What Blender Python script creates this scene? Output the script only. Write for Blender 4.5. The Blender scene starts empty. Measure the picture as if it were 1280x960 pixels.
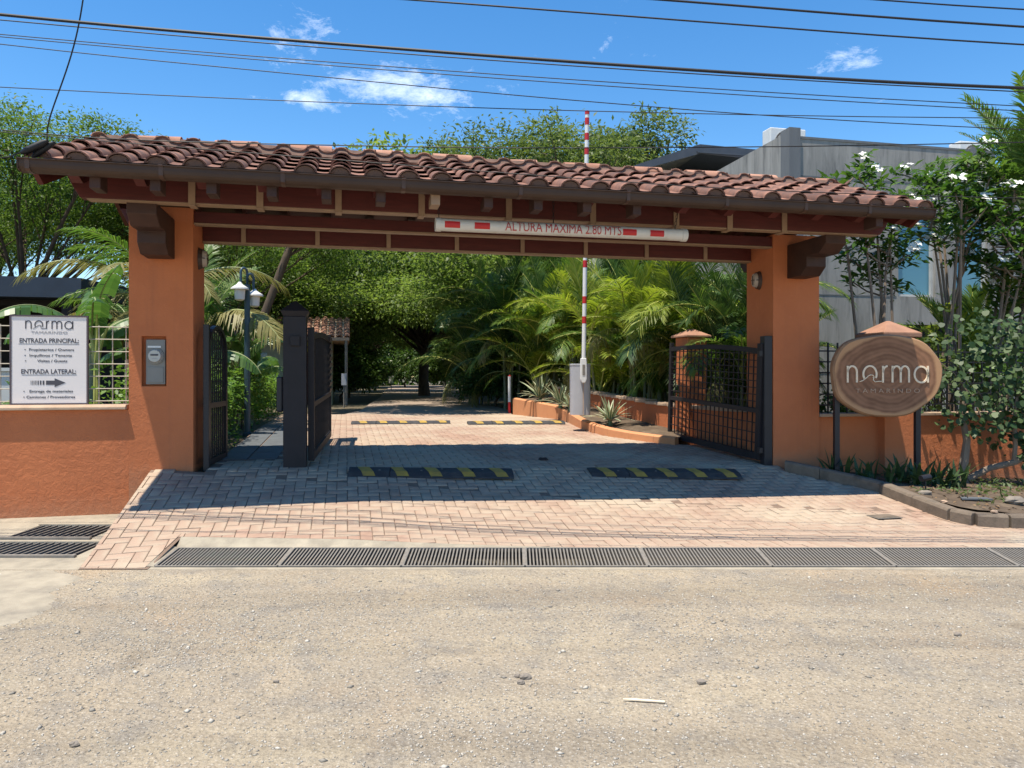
import bpy, math, random
import numpy as np
from mathutils import Vector, Matrix, Euler

# ------------------------------------------------------------------ camera, sky, sun, exposure
scene = bpy.context.scene
COL = scene.collection
CAMZ = 1.55
F = 940.0
cam_d = bpy.data.cameras.new('camera'); cam = bpy.data.objects.new('camera', cam_d); COL.objects.link(cam)
cam.location = (0, 0, CAMZ); cam.rotation_euler = (math.radians(90), 0, 0)
cam_d.sensor_width = 36.0; cam_d.lens = 36.0 * F / 1280.0; cam_d.shift_y = -10.0 / 1280.0
cam_d.clip_start = 0.05; cam_d.clip_end = 2000
scene.camera = cam

SUN_RAY = Vector((0.21, 0.20, -1.0)).normalized()
sun_el = math.asin(-SUN_RAY.z)
sun_az = math.atan2(-SUN_RAY.x, -SUN_RAY.y)          # clockwise from +Y
world = bpy.data.worlds.new('World'); scene.world = world; world.use_nodes = True
wn = world.node_tree.nodes; wl = world.node_tree.links
for n in list(wn): wn.remove(n)
def wnode(t, **kw):
    n = wn.new(t)
    for k, v in kw.items(): setattr(n, k, v)
    return n
w_out = wnode('ShaderNodeOutputWorld'); w_bg = wnode('ShaderNodeBackground')
w_bg.inputs['Strength'].default_value = 0.13
sky = wnode('ShaderNodeTexSky', sky_type='NISHITA', sun_disc=False)
sky.sun_elevation = sun_el; sky.sun_rotation = sun_az
sky.altitude = 0; sky.air_density = 1.0; sky.dust_density = 0.0; sky.ozone_density = 1.4
hs = wnode('ShaderNodeHueSaturation'); hs.inputs['Saturation'].default_value = 1.34; hs.inputs['Value'].default_value = 1.0
wl.new(sky.outputs[0], hs.inputs['Color'])
tc = wnode('ShaderNodeTexCoord')
# wisps of cloud: noise on the sky dome, gathered round a few directions
nz = wnode('ShaderNodeTexNoise'); nz.inputs['Scale'].default_value = 19.0; nz.inputs['Detail'].default_value = 9.0
nz.inputs['Roughness'].default_value = 0.72; nz.inputs['Distortion'].default_value = 0.25
mp = wnode('ShaderNodeMapping'); mp.inputs['Scale'].default_value = (1.0, 1.0, 2.2); mp.inputs['Rotation'].default_value = (0, 0.35, 0)
wl.new(tc.outputs['Generated'], mp.inputs['Vector']); wl.new(mp.outputs[0], nz.inputs['Vector'])
def wmath(op, a, b=None, clamp=False):
    n = wnode('ShaderNodeMath', operation=op, use_clamp=clamp)
    for i, s in enumerate((a, b)):
        if s is None: continue
        if isinstance(s, (int, float)): n.inputs[i].default_value = s
        else: wl.new(s, n.inputs[i])
    return n.outputs[0]
def pxdir(x, y): return Vector(((x - 640) / F, 1.0, (470 - y) / F)).normalized()
cover = None
for (x, y, wx, wy, amp) in ((520, 112, 0.20, 0.045, .92), (390, 122, 0.09, 0.022, .85), (372, 44, 0.07, 0.04, .85), (360, 75, .05, .03, .6),
                            (1056, 76, 0.055, 0.024, 1.0), (1098, 116, 0.06, 0.016, .55), (760, 45, 0.22, 0.07, .42),
                            (640, 165, 0.3, 0.03, .3), (-500, 60, 0.3, 0.1, .8), (1900, 40, 0.4, 0.12, .8), (500, -400, 0.5, 0.2, .7)):
    d0 = pxdir(x, y)
    sub = wnode('ShaderNodeVectorMath', operation='SUBTRACT'); wl.new(tc.outputs['Generated'], sub.inputs[0]); sub.inputs[1].default_value = d0
    mul = wnode('ShaderNodeVectorMath', operation='MULTIPLY'); wl.new(sub.outputs[0], mul.inputs[0]); mul.inputs[1].default_value = (1 / wx, 1 / wx, 1 / wy)
    ln = wnode('ShaderNodeVectorMath', operation='LENGTH'); wl.new(mul.outputs[0], ln.inputs[0])
    mr = wnode('ShaderNodeMapRange', interpolation_type='SMOOTHSTEP')
    mr.inputs['From Min'].default_value = 1.5; mr.inputs['From Max'].default_value = 0.0
    mr.inputs['To Min'].default_value = 0.0; mr.inputs['To Max'].default_value = amp
    wl.new(ln.outputs['Value'], mr.inputs['Value'])
    cover = mr.outputs[0] if cover is None else wmath('MAXIMUM', cover, mr.outputs[0])
thr = wmath('SUBTRACT', 0.78, wmath('MULTIPLY', cover, 0.43))
cl = wmath('MULTIPLY', wmath('SUBTRACT', nz.outputs['Fac'], thr), 2.3, True)
cl = wmath('MULTIPLY', cl, 0.78)
mixc = wnode('ShaderNodeMix', data_type='RGBA'); wl.new(cl, mixc.inputs['Factor'])
wl.new(hs.outputs[0], mixc.inputs[6]); mixc.inputs[7].default_value = (8.6, 9.0, 9.6, 1)
wl.new(mixc.outputs[2], w_bg.inputs['Color']); wl.new(w_bg.outputs[0], w_out.inputs[0])

sun_d = bpy.data.lights.new('sun', 'SUN'); sun = bpy.data.objects.new('sun', sun_d); COL.objects.link(sun)
sun_d.energy = 4.7; sun_d.angle = math.radians(0.53); sun_d.color = (1.0, 0.925, 0.79)
sun.location = (-10, -10, 40); sun.rotation_euler = SUN_RAY.to_track_quat('-Z', 'Y').to_euler()
scene.view_settings.view_transform = 'Standard'; scene.view_settings.look = 'None'
scene.view_settings.exposure = 0.70; scene.view_settings.gamma = 1.0; scene.view_settings.use_curve_mapping = False
scene.render.engine = 'CYCLES'
scene.cycles.max_bounces = 6; scene.cycles.diffuse_bounces = 4; scene.cycles.transmission_bounces = 4; scene.cycles.transparent_max_bounces = 4
scene.cycles.use_denoising = True

# ------------------------------------------------------------------ frames and helpers
R = math.radians
YAW = R(12.5); CU, SU = math.cos(YAW), math.sin(YAW)
G0 = Vector((0, 8.87, 0))
def sv(s, v, z=0.0): return Vector((s * CU - v * SU, 8.87 + s * SU + v * CU, z))
def to_sv(X, Y): return X * CU + (Y - 8.87) * SU, -X * SU + (Y - 8.87) * CU
def P(x, y, Z): return Vector(((x - 640) / F * Z, Z, CAMZ + (470 - y) / F * Z))
def smooth(t): t = min(1, max(0, t)); return t * t * (3 - 2 * t)
def D(X, Y):
    """height of the paved driveway"""
    yt = 8.87 + X * 0.2217
    zt = 0.55 - (X + 3.8) * 0.021
    t = (Y - 5.86) / (yt - 5.86)
    if t < 1: return 0.05 + (zt - 0.05) * max(t, 0.0) ** min(3.0, max(1.0, 1.45 + .33 * X))
    s, v = to_sv(X, Y)
    return zt + (0.65 - zt) * min(1, v / 5.2)

def tag(o, label=None, cat=None, group=None, kind=None):
    if label: o['label'] = label
    if cat: o['category'] = cat
    if group: o['group'] = group
    if kind: o['kind'] = kind
    return o
def empty(name, loc=(0, 0, 0), rz=0.0, label=None, cat=None, group=None):
    o = bpy.data.objects.new(name, None); COL.objects.link(o); o.location = loc; o.rotation_euler = (0, 0, rz)
    o.empty_display_size = 0.1
    return tag(o, label, cat, group)

class MB:
    def __init__(self): self.v = []; self.f = []; self.m = []
    def add(self, vs, fs, m=0):
        o = len(self.v); self.v.extend([tuple(p) for p in vs])
        for f in fs: self.f.append(tuple(i + o for i in f)); self.m.append(m)
        return self
    def box(self, x0, x1, y0, y1, z0, z1, m=0):
        return self.add([(x0, y0, z0), (x1, y0, z0), (x1, y1, z0), (x0, y1, z0), (x0, y0, z1), (x1, y0, z1), (x1, y1, z1), (x0, y1, z1)],
                        [(0, 3, 2, 1), (4, 5, 6, 7), (0, 1, 5, 4), (1, 2, 6, 5), (2, 3, 7, 6), (3, 0, 4, 7)], m)
    def frustum(self, cx, cy, z0, z1, a0, b0, a1, b1, m=0):
        q = [(-1, -1), (1, -1), (1, 1), (-1, 1)]
        return self.add([(cx + i * a0, cy + j * b0, z0) for i, j in q] + [(cx + i * a1, cy + j * b1, z1) for i, j in q],
                        [(0, 3, 2, 1), (4, 5, 6, 7), (0, 1, 5, 4), (1, 2, 6, 5), (2, 3, 7, 6), (3, 0, 4, 7)], m)
    def beam(self, p, q, w, h, m=0, up=(0, 0, 1)):
        p = Vector(p); q = Vector(q); d = (q - p).normalized(); up = Vector(up)
        if abs(d.dot(up)) > .98: up = Vector((0, 1, 0))
        sd = d.cross(up).normalized() * (w / 2); u = sd.cross(d).normalized() * (h / 2)
        c = [(-1, -1), (1, -1), (1, 1), (-1, 1)]
        return self.add([p + sd * i + u * j for i, j in c] + [q + sd * i + u * j for i, j in c],
                        [(0, 3, 2, 1), (4, 5, 6, 7), (0, 1, 5, 4), (1, 2, 6, 5), (2, 3, 7, 6), (3, 0, 4, 7)], m)
    def tube(self, pts, rad, n=6, m=0, cap=True):
        pts = [Vector(p) for p in pts]
        if not hasattr(rad, '__len__'): rad = [rad] * len(pts)
        vs = []; prev = None
        for i, p in enumerate(pts):
            d = (pts[min(i + 1, len(pts) - 1)] - pts[max(i - 1, 0)])
            d = d.normalized() if d.length > 1e-9 else Vector((0, 0, 1))
            if prev is None:
                a = Vector((1, 0, 0)) if abs(d.x) < .8 else Vector((0, 1, 0))
            else: a = prev
            a = (a - d * a.dot(d)).normalized(); prev = a; b = d.cross(a)
            for k in range(n):
                t = 2 * math.pi * k / n; vs.append(p + (a * math.cos(t) + b * math.sin(t)) * rad[i])
        fs = []
        for i in range(len(pts) - 1):
            for k in range(n):
                k2 = (k + 1) % n; fs.append((i * n + k, i * n + k2, (i + 1) * n + k2, (i + 1) * n + k))
        if cap:
            fs.append(tuple(reversed(range(n)))); fs.append(tuple((len(pts) - 1) * n + k for k in range(n)))
        return self.add(vs, fs, m)
    def prism(self, poly, lo, hi, axis='y', m=0):
        """2D polygon (ccw) swept along an axis: 'y' -> poly in (x,z); 'x' -> poly in (y,z); 'z' -> poly in (x,y)"""
        def mk(p, t):
            return (p[0], t, p[1]) if axis == 'y' else ((t, p[0], p[1]) if axis == 'x' else (p[0], p[1], t))
        n = len(poly)
        vs = [mk(p, lo) for p in poly] + [mk(p, hi) for p in poly]
        fs = [tuple(range(n)), tuple(reversed(range(n, 2 * n)))]
        for i in range(n): j = (i + 1) % n; fs.append((i, i + n, j + n, j))
        return self.add(vs, fs, m)
    def quad(self, a, b, c, d, m=0): return self.add([a, b, c, d], [(0, 1, 2, 3)], m)
    def mesh(self, name, mats, sm=False, fix=True):
        me = bpy.data.meshes.new(name); me.from_pydata(self.v, [], self.f)
        if not isinstance(mats, (list, tuple)): mats = [mats]
        for mt in mats: me.materials.append(mt)
        if len(mats) > 1: me.polygons.foreach_set('material_index', self.m)
        if fix:
            import bmesh
            bm = bmesh.new(); bm.from_mesh(me); bmesh.ops.recalc_face_normals(bm, faces=bm.faces); bm.to_mesh(me); bm.free()
        if sm: me.polygons.foreach_set('use_smooth', [True] * len(me.polygons))
        me.update(); return me
    def build(self, name, mats, parent=None, sm=False, bevel=0, loc=None, fix=True, seg=2):
        o = bpy.data.objects.new(name, self.mesh(name, mats, sm, fix)); COL.objects.link(o)
        if parent: o.parent = parent
        if loc: o.location = loc
        if bevel:
            b = o.modifiers.new('bevel', 'BEVEL'); b.width = bevel; b.segments = seg; b.limit_method = 'ANGLE'; b.angle_limit = R(40)
        if sm: autosmooth(o)
        return o
def autosmooth(o, ang=40):
    me = o.data
    try: me.set_sharp_from_angle(angle=R(ang))
    except Exception: pass
def inst(name, me, parent=None, loc=(0, 0, 0), rot=(0, 0, 0), sc=1.0):
    o = bpy.data.objects.new(name, me); COL.objects.link(o)
    if parent: o.parent = parent
    o.location = loc; o.rotation_euler = rot
    o.scale = (sc, sc, sc) if not hasattr(sc, '__len__') else sc
    return o
def np_mesh(name, V, Fq, mats, midx=None, sm=False):
    """V (n,3), Fq (m,4) quads"""
    me = bpy.data.meshes.new(name); V = np.asarray(V, np.float32); Fq = np.asarray(Fq, np.int32)
    me.vertices.add(len(V)); me.vertices.foreach_set('co', V.ravel())
    m = len(Fq); k = Fq.shape[1]
    me.loops.add(m * k); me.loops.foreach_set('vertex_index', Fq.ravel())
    me.polygons.add(m); me.polygons.foreach_set('loop_start', np.arange(0, m * k, k, dtype=np.int32))
    try: me.polygons.foreach_set('loop_total', np.full(m, k, np.int32))
    except Exception: pass
    if not isinstance(mats, (list, tuple)): mats = [mats]
    for mt in mats: me.materials.append(mt)
    if midx is not None: me.polygons.foreach_set('material_index', np.asarray(midx, np.int32))
    me.update(calc_edges=True); me.validate()
    return me

# ------------------------------------------------------------------ materials
def newmat(name):
    m = bpy.data.materials.new(name); m.use_nodes = True; nt = m.node_tree
    for n in list(nt.nodes): nt.nodes.remove(n)
    out = nt.nodes.new('ShaderNodeOutputMaterial'); b = nt.nodes.new('ShaderNodeBsdfPrincipled')
    nt.links.new(b.outputs[0], out.inputs[0]); return m, nt, b, out
def N(nt, t, **kw):
    n = nt.nodes.new(t)
    for k, v in kw.items():
        if k in ('scale', 'detail', 'rough', 'dist'):
            n.inputs[{'scale': 'Scale', 'detail': 'Detail', 'rough': 'Roughness', 'dist': 'Distortion'}[k]].default_value = v
        else: setattr(n, k, v)
    return n
def mixcol(nt, fac, a, b, blend='MIX'):
    n = nt.nodes.new('ShaderNodeMix'); n.data_type = 'RGBA'; n.blend_type = blend
    for s, i in ((fac, 0), (a, 6), (b, 7)):
        if isinstance(s, (int, float)): n.inputs[i].default_value = s
        elif isinstance(s, (tuple, list)): n.inputs[i].default_value = (*s[:3], 1)
        else: nt.links.new(s, n.inputs[i])
    return n.outputs[2]
def mth(nt, op, a, b=None, clamp=False):
    n = nt.nodes.new('ShaderNodeMath'); n.operation = op; n.use_clamp = clamp
    for i, s in enumerate((a, b)):
        if s is None: continue
        if isinstance(s, (int, float)): n.inputs[i].default_value = s
        else: nt.links.new(s, n.inputs[i])
    return n.outputs[0]
def ramp(nt, fac, lo, hi):
    n = nt.nodes.new('ShaderNodeMapRange'); n.inputs['From Min'].default_value = lo; n.inputs['From Max'].default_value = hi
    nt.links.new(fac, n.inputs['Value']); return n.outputs[0]
def coords(nt, kind='Object', scale=None):
    t = nt.nodes.new('ShaderNodeTexCoord'); o = t.outputs[kind]
    if scale:
        mpn = nt.nodes.new('ShaderNodeMapping'); mpn.inputs['Scale'].default_value = scale; nt.links.new(o, mpn.inputs[0]); o = mpn.outputs[0]
    return o
def rnd_piece(nt):
    oi = nt.nodes.new('ShaderNodeObjectInfo'); ge = nt.nodes.new('ShaderNodeNewGeometry')
    return mth(nt, 'FRACT', mth(nt, 'ADD', oi.outputs['Random'], ge.outputs['Random Per Island']))
def mat(name, c1, c2=None, rough=0.7, scale=6.0, bump=0.0, bscale=60.0, metal=0.0, piece=None, spec=0.4, stretch=None, contrast=(0.3, 0.7), dirt=None, dscale=2.0, dlev=(0.5, 0.75)):
    m, nt, b, out = newmat(name)
    co = coords(nt, 'Object', stretch)
    n1 = N(nt, 'ShaderNodeTexNoise', scale=scale, detail=6.0, rough=0.6); nt.links.new(co, n1.inputs['Vector'])
    if c2 is None: c2 = tuple(x * 0.85 for x in c1)
    c = mixcol(nt, ramp(nt, n1.outputs['Fac'], *contrast), c1, c2)
    if piece:
        c = mixcol(nt, mth(nt, 'MULTIPLY', rnd_piece(nt), 1.0), c, mixcol(nt, 1.0, c, piece, 'MULTIPLY'))
    if dirt:
        n3 = N(nt, 'ShaderNodeTexNoise', scale=dscale, detail=8.0, rough=0.7); nt.links.new(co, n3.inputs['Vector'])
        c = mixcol(nt, ramp(nt, n3.outputs['Fac'], *dlev), c, dirt)
    nt.links.new(c, b.inputs['Base Color'])
    b.inputs['Roughness'].default_value = rough; b.inputs['Metallic'].default_value = metal
    b.inputs['Specular IOR Level'].default_value = spec
    if bump:
        n2 = N(nt, 'ShaderNodeTexNoise', scale=bscale, detail=5.0, rough=0.65); nt.links.new(co, n2.inputs['Vector'])
        bp = nt.nodes.new('ShaderNodeBump'); bp.inputs['Strength'].default_value = bump; bp.inputs['Distance'].default_value = 0.01
        nt.links.new(n2.outputs['Fac'], bp.inputs['Height']); nt.links.new(bp.outputs[0], b.inputs['Normal'])
    return m
def weathered(name, c1, c2, bump, bscale, streak, splash):
    m, nt, b, out = newmat(name); co = coords(nt, 'Object')
    n1 = N(nt, 'ShaderNodeTexNoise', scale=1.3, detail=7.0, rough=.65); nt.links.new(co, n1.inputs[0])
    n2 = N(nt, 'ShaderNodeTexNoise', scale=1.0, detail=6.0, rough=.65); nt.links.new(coords(nt, 'Object', (9, 9, .55)), n2.inputs[0])
    n3 = N(nt, 'ShaderNodeTexNoise', scale=11, detail=8.0, rough=.75); nt.links.new(co, n3.inputs[0])
    n4 = N(nt, 'ShaderNodeTexNoise', scale=bscale, detail=6.0, rough=.7, dist=.6); nt.links.new(co, n4.inputs[0])
    c = mixcol(nt, ramp(nt, n1.outputs[0], .32, .68), c1, c2)
    c = mixcol(nt, mth(nt, 'MULTIPLY', ramp(nt, n2.outputs[0], .52, .75), streak), c, tuple(x * .62 + .02 for x in c1))
    c = mixcol(nt, mth(nt, 'MULTIPLY', ramp(nt, n3.outputs[0], .58, .78), .35), c, tuple(min(1, x * 1.15 + .05) for x in c1))
    sx = nt.nodes.new('ShaderNodeSeparateXYZ'); nt.links.new(co, sx.inputs[0])
    low = ramp(nt, mth(nt, 'ADD', sx.outputs['Z'], mth(nt, 'MULTIPLY', n3.outputs[0], .5)), splash + .45, splash + .12)
    c = mixcol(nt, mth(nt, 'MULTIPLY', low, .55), c, (0.36, 0.215, 0.135))
    nt.links.new(c, b.inputs['Base Color']); b.inputs['Roughness'].default_value = .9; b.inputs['Specular IOR Level'].default_value = .25
    bp = nt.nodes.new('ShaderNodeBump'); bp.inputs['Strength'].default_value = bump; bp.inputs['Distance'].default_value = .012
    nt.links.new(n4.outputs[0], bp.inputs['Height']); nt.links.new(bp.outputs[0], b.inputs['Normal']); return m
def leafmat(name, c1, c2, c3=None, trans=0.35, rough=0.5, big=0.35):
    """c1..c2 by leaf, slow patches of c3"""
    m, nt, b, out = newmat(name)
    c = mixcol(nt, rnd_piece(nt), c1, c2)
    if c3:
        n1 = N(nt, 'ShaderNodeTexNoise', scale=big, detail=3.0); nt.links.new(coords(nt, 'Object'), n1.inputs['Vector'])
        c = mixcol(nt, mth(nt, 'MULTIPLY', ramp(nt, n1.outputs['Fac'], .45, .65), .7), c, c3)
    nt.links.new(c, b.inputs['Base Color']); b.inputs['Roughness'].default_value = rough; b.inputs['Specular IOR Level'].default_value = 0.35
    tr = nt.nodes.new('ShaderNodeBsdfTranslucent')
    nt.links.new(mixcol(nt, 1.0, c, (1.4, 1.5, 0.8), 'MULTIPLY'), tr.inputs['Color'])
    mx = nt.nodes.new('ShaderNodeMixShader'); mx.inputs[0].default_value = trans
    nt.links.new(b.outputs[0], mx.inputs[1]); nt.links.new(tr.outputs[0], mx.inputs[2]); nt.links.new(mx.outputs[0], out.inputs[0])
    return m

M = {}
M['stucco'] = weathered('orange_stucco', (0.55, 0.182, 0.075), (0.465, 0.148, 0.062), 1.0, 14, .35, .12)
M['stucco_fine'] = weathered('orange_plaster', (0.54, 0.178, 0.073), (0.46, 0.148, 0.061), .6, 18, .45, .42)
M['cap'] = mat('wall_cap_concrete', (0.50, 0.36, 0.25), (0.38, 0.26, 0.18), .9, 7, .3, 60)
M['maroon'] = mat('maroon_wood', (0.100, 0.017, 0.013), (0.064, 0.011, 0.009), .6, 4, .15, 40, stretch=(1, 8, 8))
M['darkwood'] = mat('dark_brown_wood', (0.060, 0.026, 0.018), (0.035, 0.015, 0.011), .6, 5, .15, 50)
M['strap'] = mat('tan_metal_strap', (0.33, 0.22, 0.14), (0.26, 0.17, 0.11), .55, 9, .05, 60)  # this tan also paints bounce light on the beam undersides
M['gutter'] = mat('brown_painted_gutter', (0.070, 0.044, 0.032), (0.052, 0.033, 0.025), .62, 3, .04, 30, spec=.25)
M['joint'] = mat('gutter_joint_band', (0.085, 0.048, 0.034), (0.065, 0.036, 0.026), .5)
M['tile'] = mat('clay_roof_tile', (0.36, 0.18, 0.12), (0.22, 0.105, 0.075), .9, 9, .3, 70, piece=(0.45, 0.42, 0.42), dirt=(0.085, 0.06, 0.052), dscale=7, dlev=(.46, .72))
M['ridge'] = mat('ridge_clay', (0.50, 0.27, 0.18), (0.36, 0.18, 0.12), .85, 6, .3, 60, piece=(0.75, 0.68, 0.65), dirt=(0.10, 0.07, 0.06), dscale=4, dlev=(.6, .9))
M['mortar'] = mat('mortar', (0.20, 0.12, 0.09), (0.13, 0.08, 0.06), .95, 12, .4, 50)
M['iron'] = mat('dark_painted_iron', (0.022, 0.021, 0.026), (0.016, 0.015, 0.018), .45, 5, .03, 60)
M['iron_grey'] = mat('charcoal_gate_iron', (0.026, 0.023, 0.026), (0.019, 0.017, 0.019), .55, 5, .03, 60, spec=.25)
M['paver'] = mat('pink_concrete_paver', (0.405, 0.268, 0.196), (0.335, 0.215, 0.156), .92, 14, .35, 90, piece=(0.82, 0.80, 0.79), dirt=(0.425, 0.34, 0.25), dscale=.7, dlev=(.40, .60))
M['sand'] = mat('joint_sand', (0.24, 0.165, 0.12), (0.16, 0.11, 0.08), .98, 30, .3, 200)
M['concrete'] = mat('pale_concrete', (0.40, 0.345, 0.26), (0.29, 0.25, 0.19), .95, 7, .5, 90, dirt=(0.20, 0.175, 0.14), dscale=3, dlev=(.48, .78))
M['kerb'] = mat('weathered_kerb', (0.20, 0.155, 0.115), (0.13, 0.10, 0.075), .95, 8, .4, 80, dirt=(0.07, 0.06, 0.045), dscale=5, dlev=(.5, .8))
M['grate'] = mat('worn_steel_grate', (0.25, 0.225, 0.195), (0.165, 0.15, 0.13), .7, 20, .05, 90, metal=.1, dirt=(0.26, 0.21, 0.155), dscale=6, dlev=(.5, .8))
M['dark'] = mat('dark_recess', (0.020, 0.018, 0.016), (0.012, 0.011, 0.010), .95)
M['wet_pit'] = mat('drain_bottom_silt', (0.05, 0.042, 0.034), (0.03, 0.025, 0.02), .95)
M['rubber'] = mat('black_rubber', (0.040, 0.040, 0.043), (0.030, 0.030, 0.033), .8, 14, .3, 120, dirt=(0.10, 0.09, 0.08), dscale=5, dlev=(.5, .9))
M['yellow'] = mat('worn_yellow', (0.46, 0.29, 0.045), (0.33, 0.21, 0.05), .75, 12, .1, 80, dirt=(0.16, 0.12, 0.06), dscale=9, dlev=(.52, .8))
M['white'] = mat('white_plastic', (0.74, 0.73, 0.70), (0.68, 0.67, 0.64), .45, 5)
M['white_bar'] = mat('dusty_white_tube', (0.62, 0.60, 0.56), (0.54, 0.52, 0.48), .5, 6, dirt=(0.40, 0.36, 0.30), dscale=5, dlev=(.55, .85))
M['red'] = mat('red_reflective', (0.52, 0.022, 0.022), (0.45, 0.02, 0.02), .45)
M['redletter'] = mat('red_letter', (0.44, 0.045, 0.045), (0.38, 0.05, 0.045), .55)
M['board'] = mat('sign_white_board', (0.76, 0.70, 0.67), (0.72, 0.66, 0.63), .4, 2)
M['ink'] = mat('sign_ink', (0.075, 0.072, 0.085), None, .6)
M['ink_soft'] = mat('sign_ink_pale', (0.33, 0.32, 0.33), None, .6)
M['signframe'] = mat('sign_frame_mauve', (0.10, 0.075, 0.085), None, .5)
M['mesh_wire'] = mat('beige_mesh_wire', (0.46, 0.40, 0.31), (0.36, 0.31, 0.24), .5)
M['meter_grey'] = mat('meter_box_grey', (0.23, 0.225, 0.205), (0.19, 0.185, 0.17), .45, 4)
M['glass'] = mat('meter_glass', (0.40, 0.41, 0.41), (0.32, 0.33, 0.33), .12, 3, spec=.6)
M['soil'] = mat('garden_soil', (0.125, 0.088, 0.058), (0.075, 0.052, 0.034), .98, 9, .7, 60, dirt=(0.20, 0.15, 0.10), dscale=4, dlev=(.5, .8))
M['slate'] = mat('slate_path', (0.115, 0.125, 0.135), (0.085, 0.092, 0.10), .7, 6, .15, 60)
M['cabinet'] = mat('barrier_cabinet_grey', (0.42, 0.42, 0.44), (0.36, 0.36, 0.38), .4, 3)
M['lamp_post'] = mat('blue_green_post', (0.045, 0.085, 0.105), (0.035, 0.065, 0.085), .45)
M['lamp_glass'] = mat('lamp_white', (0.70, 0.68, 0.64), (0.62, 0.60, 0.56), .4)
M['pinkcap'] = mat('terracotta_cap', (0.38, 0.20, 0.13), (0.27, 0.14, 0.09), .85, 5, .15, 60)
M['black'] = mat('black_cable', (0.012, 0.012, 0.014), None, .6)
M['conc_wall'] = mat('streaked_concrete', (0.365, 0.345, 0.315), (0.245, 0.232, 0.212), .9, 1.6, .2, 40, stretch=(2.4, 2.4, .3), dirt=(0.10, 0.098, 0.095), dscale=2.2, dlev=(.50, .74))
M['conc_dark'] = mat('concrete_dark_band', (0.17, 0.175, 0.18), (0.13, 0.135, 0.14), .9, 2, .15, 40, stretch=(2, 2, .4))
M['window'] = mat('blue_window_glass', (0.10, 0.26, 0.34), (0.08, 0.22, 0.30), .08, .6, spec=.7)
M['frame_white'] = mat('pale_window_frame', (0.52, 0.52, 0.50), None, .5)
M['louver'] = mat('grey_louvre', (0.27, 0.275, 0.28), (0.21, 0.215, 0.22), .6, 4)
M['navy'] = mat('navy_metal_roof', (0.030, 0.042, 0.062), (0.022, 0.030, 0.045), .45, 3)
M['pav_dark'] = mat('pavilion_dark_wood', (0.018, 0.015, 0.016), (0.012, 0.010, 0.011), .7)
M['slate_roof'] = mat('charcoal_metal_roof', (0.075, 0.082, 0.098), (0.055, 0.062, 0.075), .5, 3)
M['white_wall'] = mat('white_house_wall', (0.70, 0.69, 0.65), (0.62, 0.61, 0.57), .9, 1.5, .1)
M['olive_wall'] = mat('olive_guardhouse_wall', (0.30, 0.30, 0.19), (0.25, 0.25, 0.16), .9, 2)
M['bark'] = mat('grey_brown_bark', (0.12, 0.085, 0.058), (0.06, 0.042, 0.03), .95, 9, .6, 40, stretch=(1, 1, .3))
M['bark_pale'] = mat('pale_bark', (0.27, 0.205, 0.15), (0.16, 0.12, 0.09), .95, 9, .5, 40, stretch=(1, 1, .3))
M['cane'] = mat('palm_cane', (0.24, 0.25, 0.14), (0.16, 0.17, 0.09), .7, 4, .1, 30)
M['rock'] = mat('rock', (0.26, 0.22, 0.18), (0.17, 0.145, 0.12), .95, 10, .5, 50)
M['blue'] = mat('blue_paint', (0.03, 0.09, 0.24), None, .5)
M['stem_y'] = mat('yellow_green_stem', (0.42, 0.42, 0.10), (0.32, 0.34, 0.08), .6)
M['petal'] = mat('white_petal', (0.80, 0.79, 0.74), (0.76, 0.74, 0.66), .6)
M['bronze'] = mat('bulkhead_bronze', (0.065, 0.035, 0.024), None, .5)
M['frost'] = mat('frosted_glass', (0.42, 0.36, 0.30), None, .3)
M['agave_g'] = mat('agave_green', (0.13, 0.20, 0.10), (0.09, 0.15, 0.075), .5, 6)
M['agave_c'] = mat('agave_cream', (0.50, 0.50, 0.33), (0.42, 0.43, 0.27), .5, 6)
M['leaf_pinnate'] = leafmat('fine_leaf', (0.060, 0.115, 0.022), (0.155, 0.225, 0.045), (0.042, 0.085, 0.018), .45)
M['leaf_canopy'] = leafmat('canopy_leaf', (0.100, 0.160, 0.042), (0.235, 0.300, 0.085), (0.070, 0.115, 0.034), .48)
M['leaf_top'] = leafmat('olive_leaf', (0.085, 0.130, 0.040), (0.185, 0.225, 0.080), (0.065, 0.10, 0.03), .40)
M['leaf_dark'] = leafmat('dark_leaf', (0.030, 0.068, 0.016), (0.095, 0.155, 0.034), (0.022, 0.05, 0.013), .38)
M['leaf_hedge'] = leafmat('hedge_leaf', (0.075, 0.155, 0.028), (0.17, 0.28, 0.055), None, .36, .4)
M['leaf_grape'] = leafmat('round_glossy_leaf', (0.022, 0.055, 0.018), (0.090, 0.135, 0.048), None, .25, .5)
M['leaf_plum'] = leafmat('oblong_leaf', (0.036, 0.090, 0.018), (0.105, 0.19, 0.035), None, .34, .4)
M['leaf_ground'] = leafmat('ground_leaf', (0.060, 0.095, 0.034), (0.15, 0.20, 0.080), None, .3)
M['leaf_snake'] = leafmat('lily_leaf', (0.030, 0.060, 0.022), (0.070, 0.115, 0.042), None, .25)
M['frond_y'] = leafmat('yellow_green_frond', (0.155, 0.215, 0.024), (0.29, 0.33, 0.042), None, .45, .45)
M['frond_g'] = leafmat('green_frond', (0.062, 0.128, 0.024), (0.145, 0.22, 0.042), None, .40, .42)
M['frond_d'] = leafmat('deep_green_frond', (0.026, 0.062, 0.016), (0.070, 0.118, 0.030), None, .30, .42)
M['frond_old'] = leafmat('old_gold_frond', (0.16, 0.155, 0.045), (0.27, 0.235, 0.085), None, .34, .5)
M['banana'] = leafmat('banana_leaf', (0.050, 0.118, 0.030), (0.110, 0.195, 0.055), None, .38, .36)
M['rib'] = mat('pale_leaf_rib', (0.30, 0.34, 0.14), (0.26, 0.29, 0.12), .5)

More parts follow.
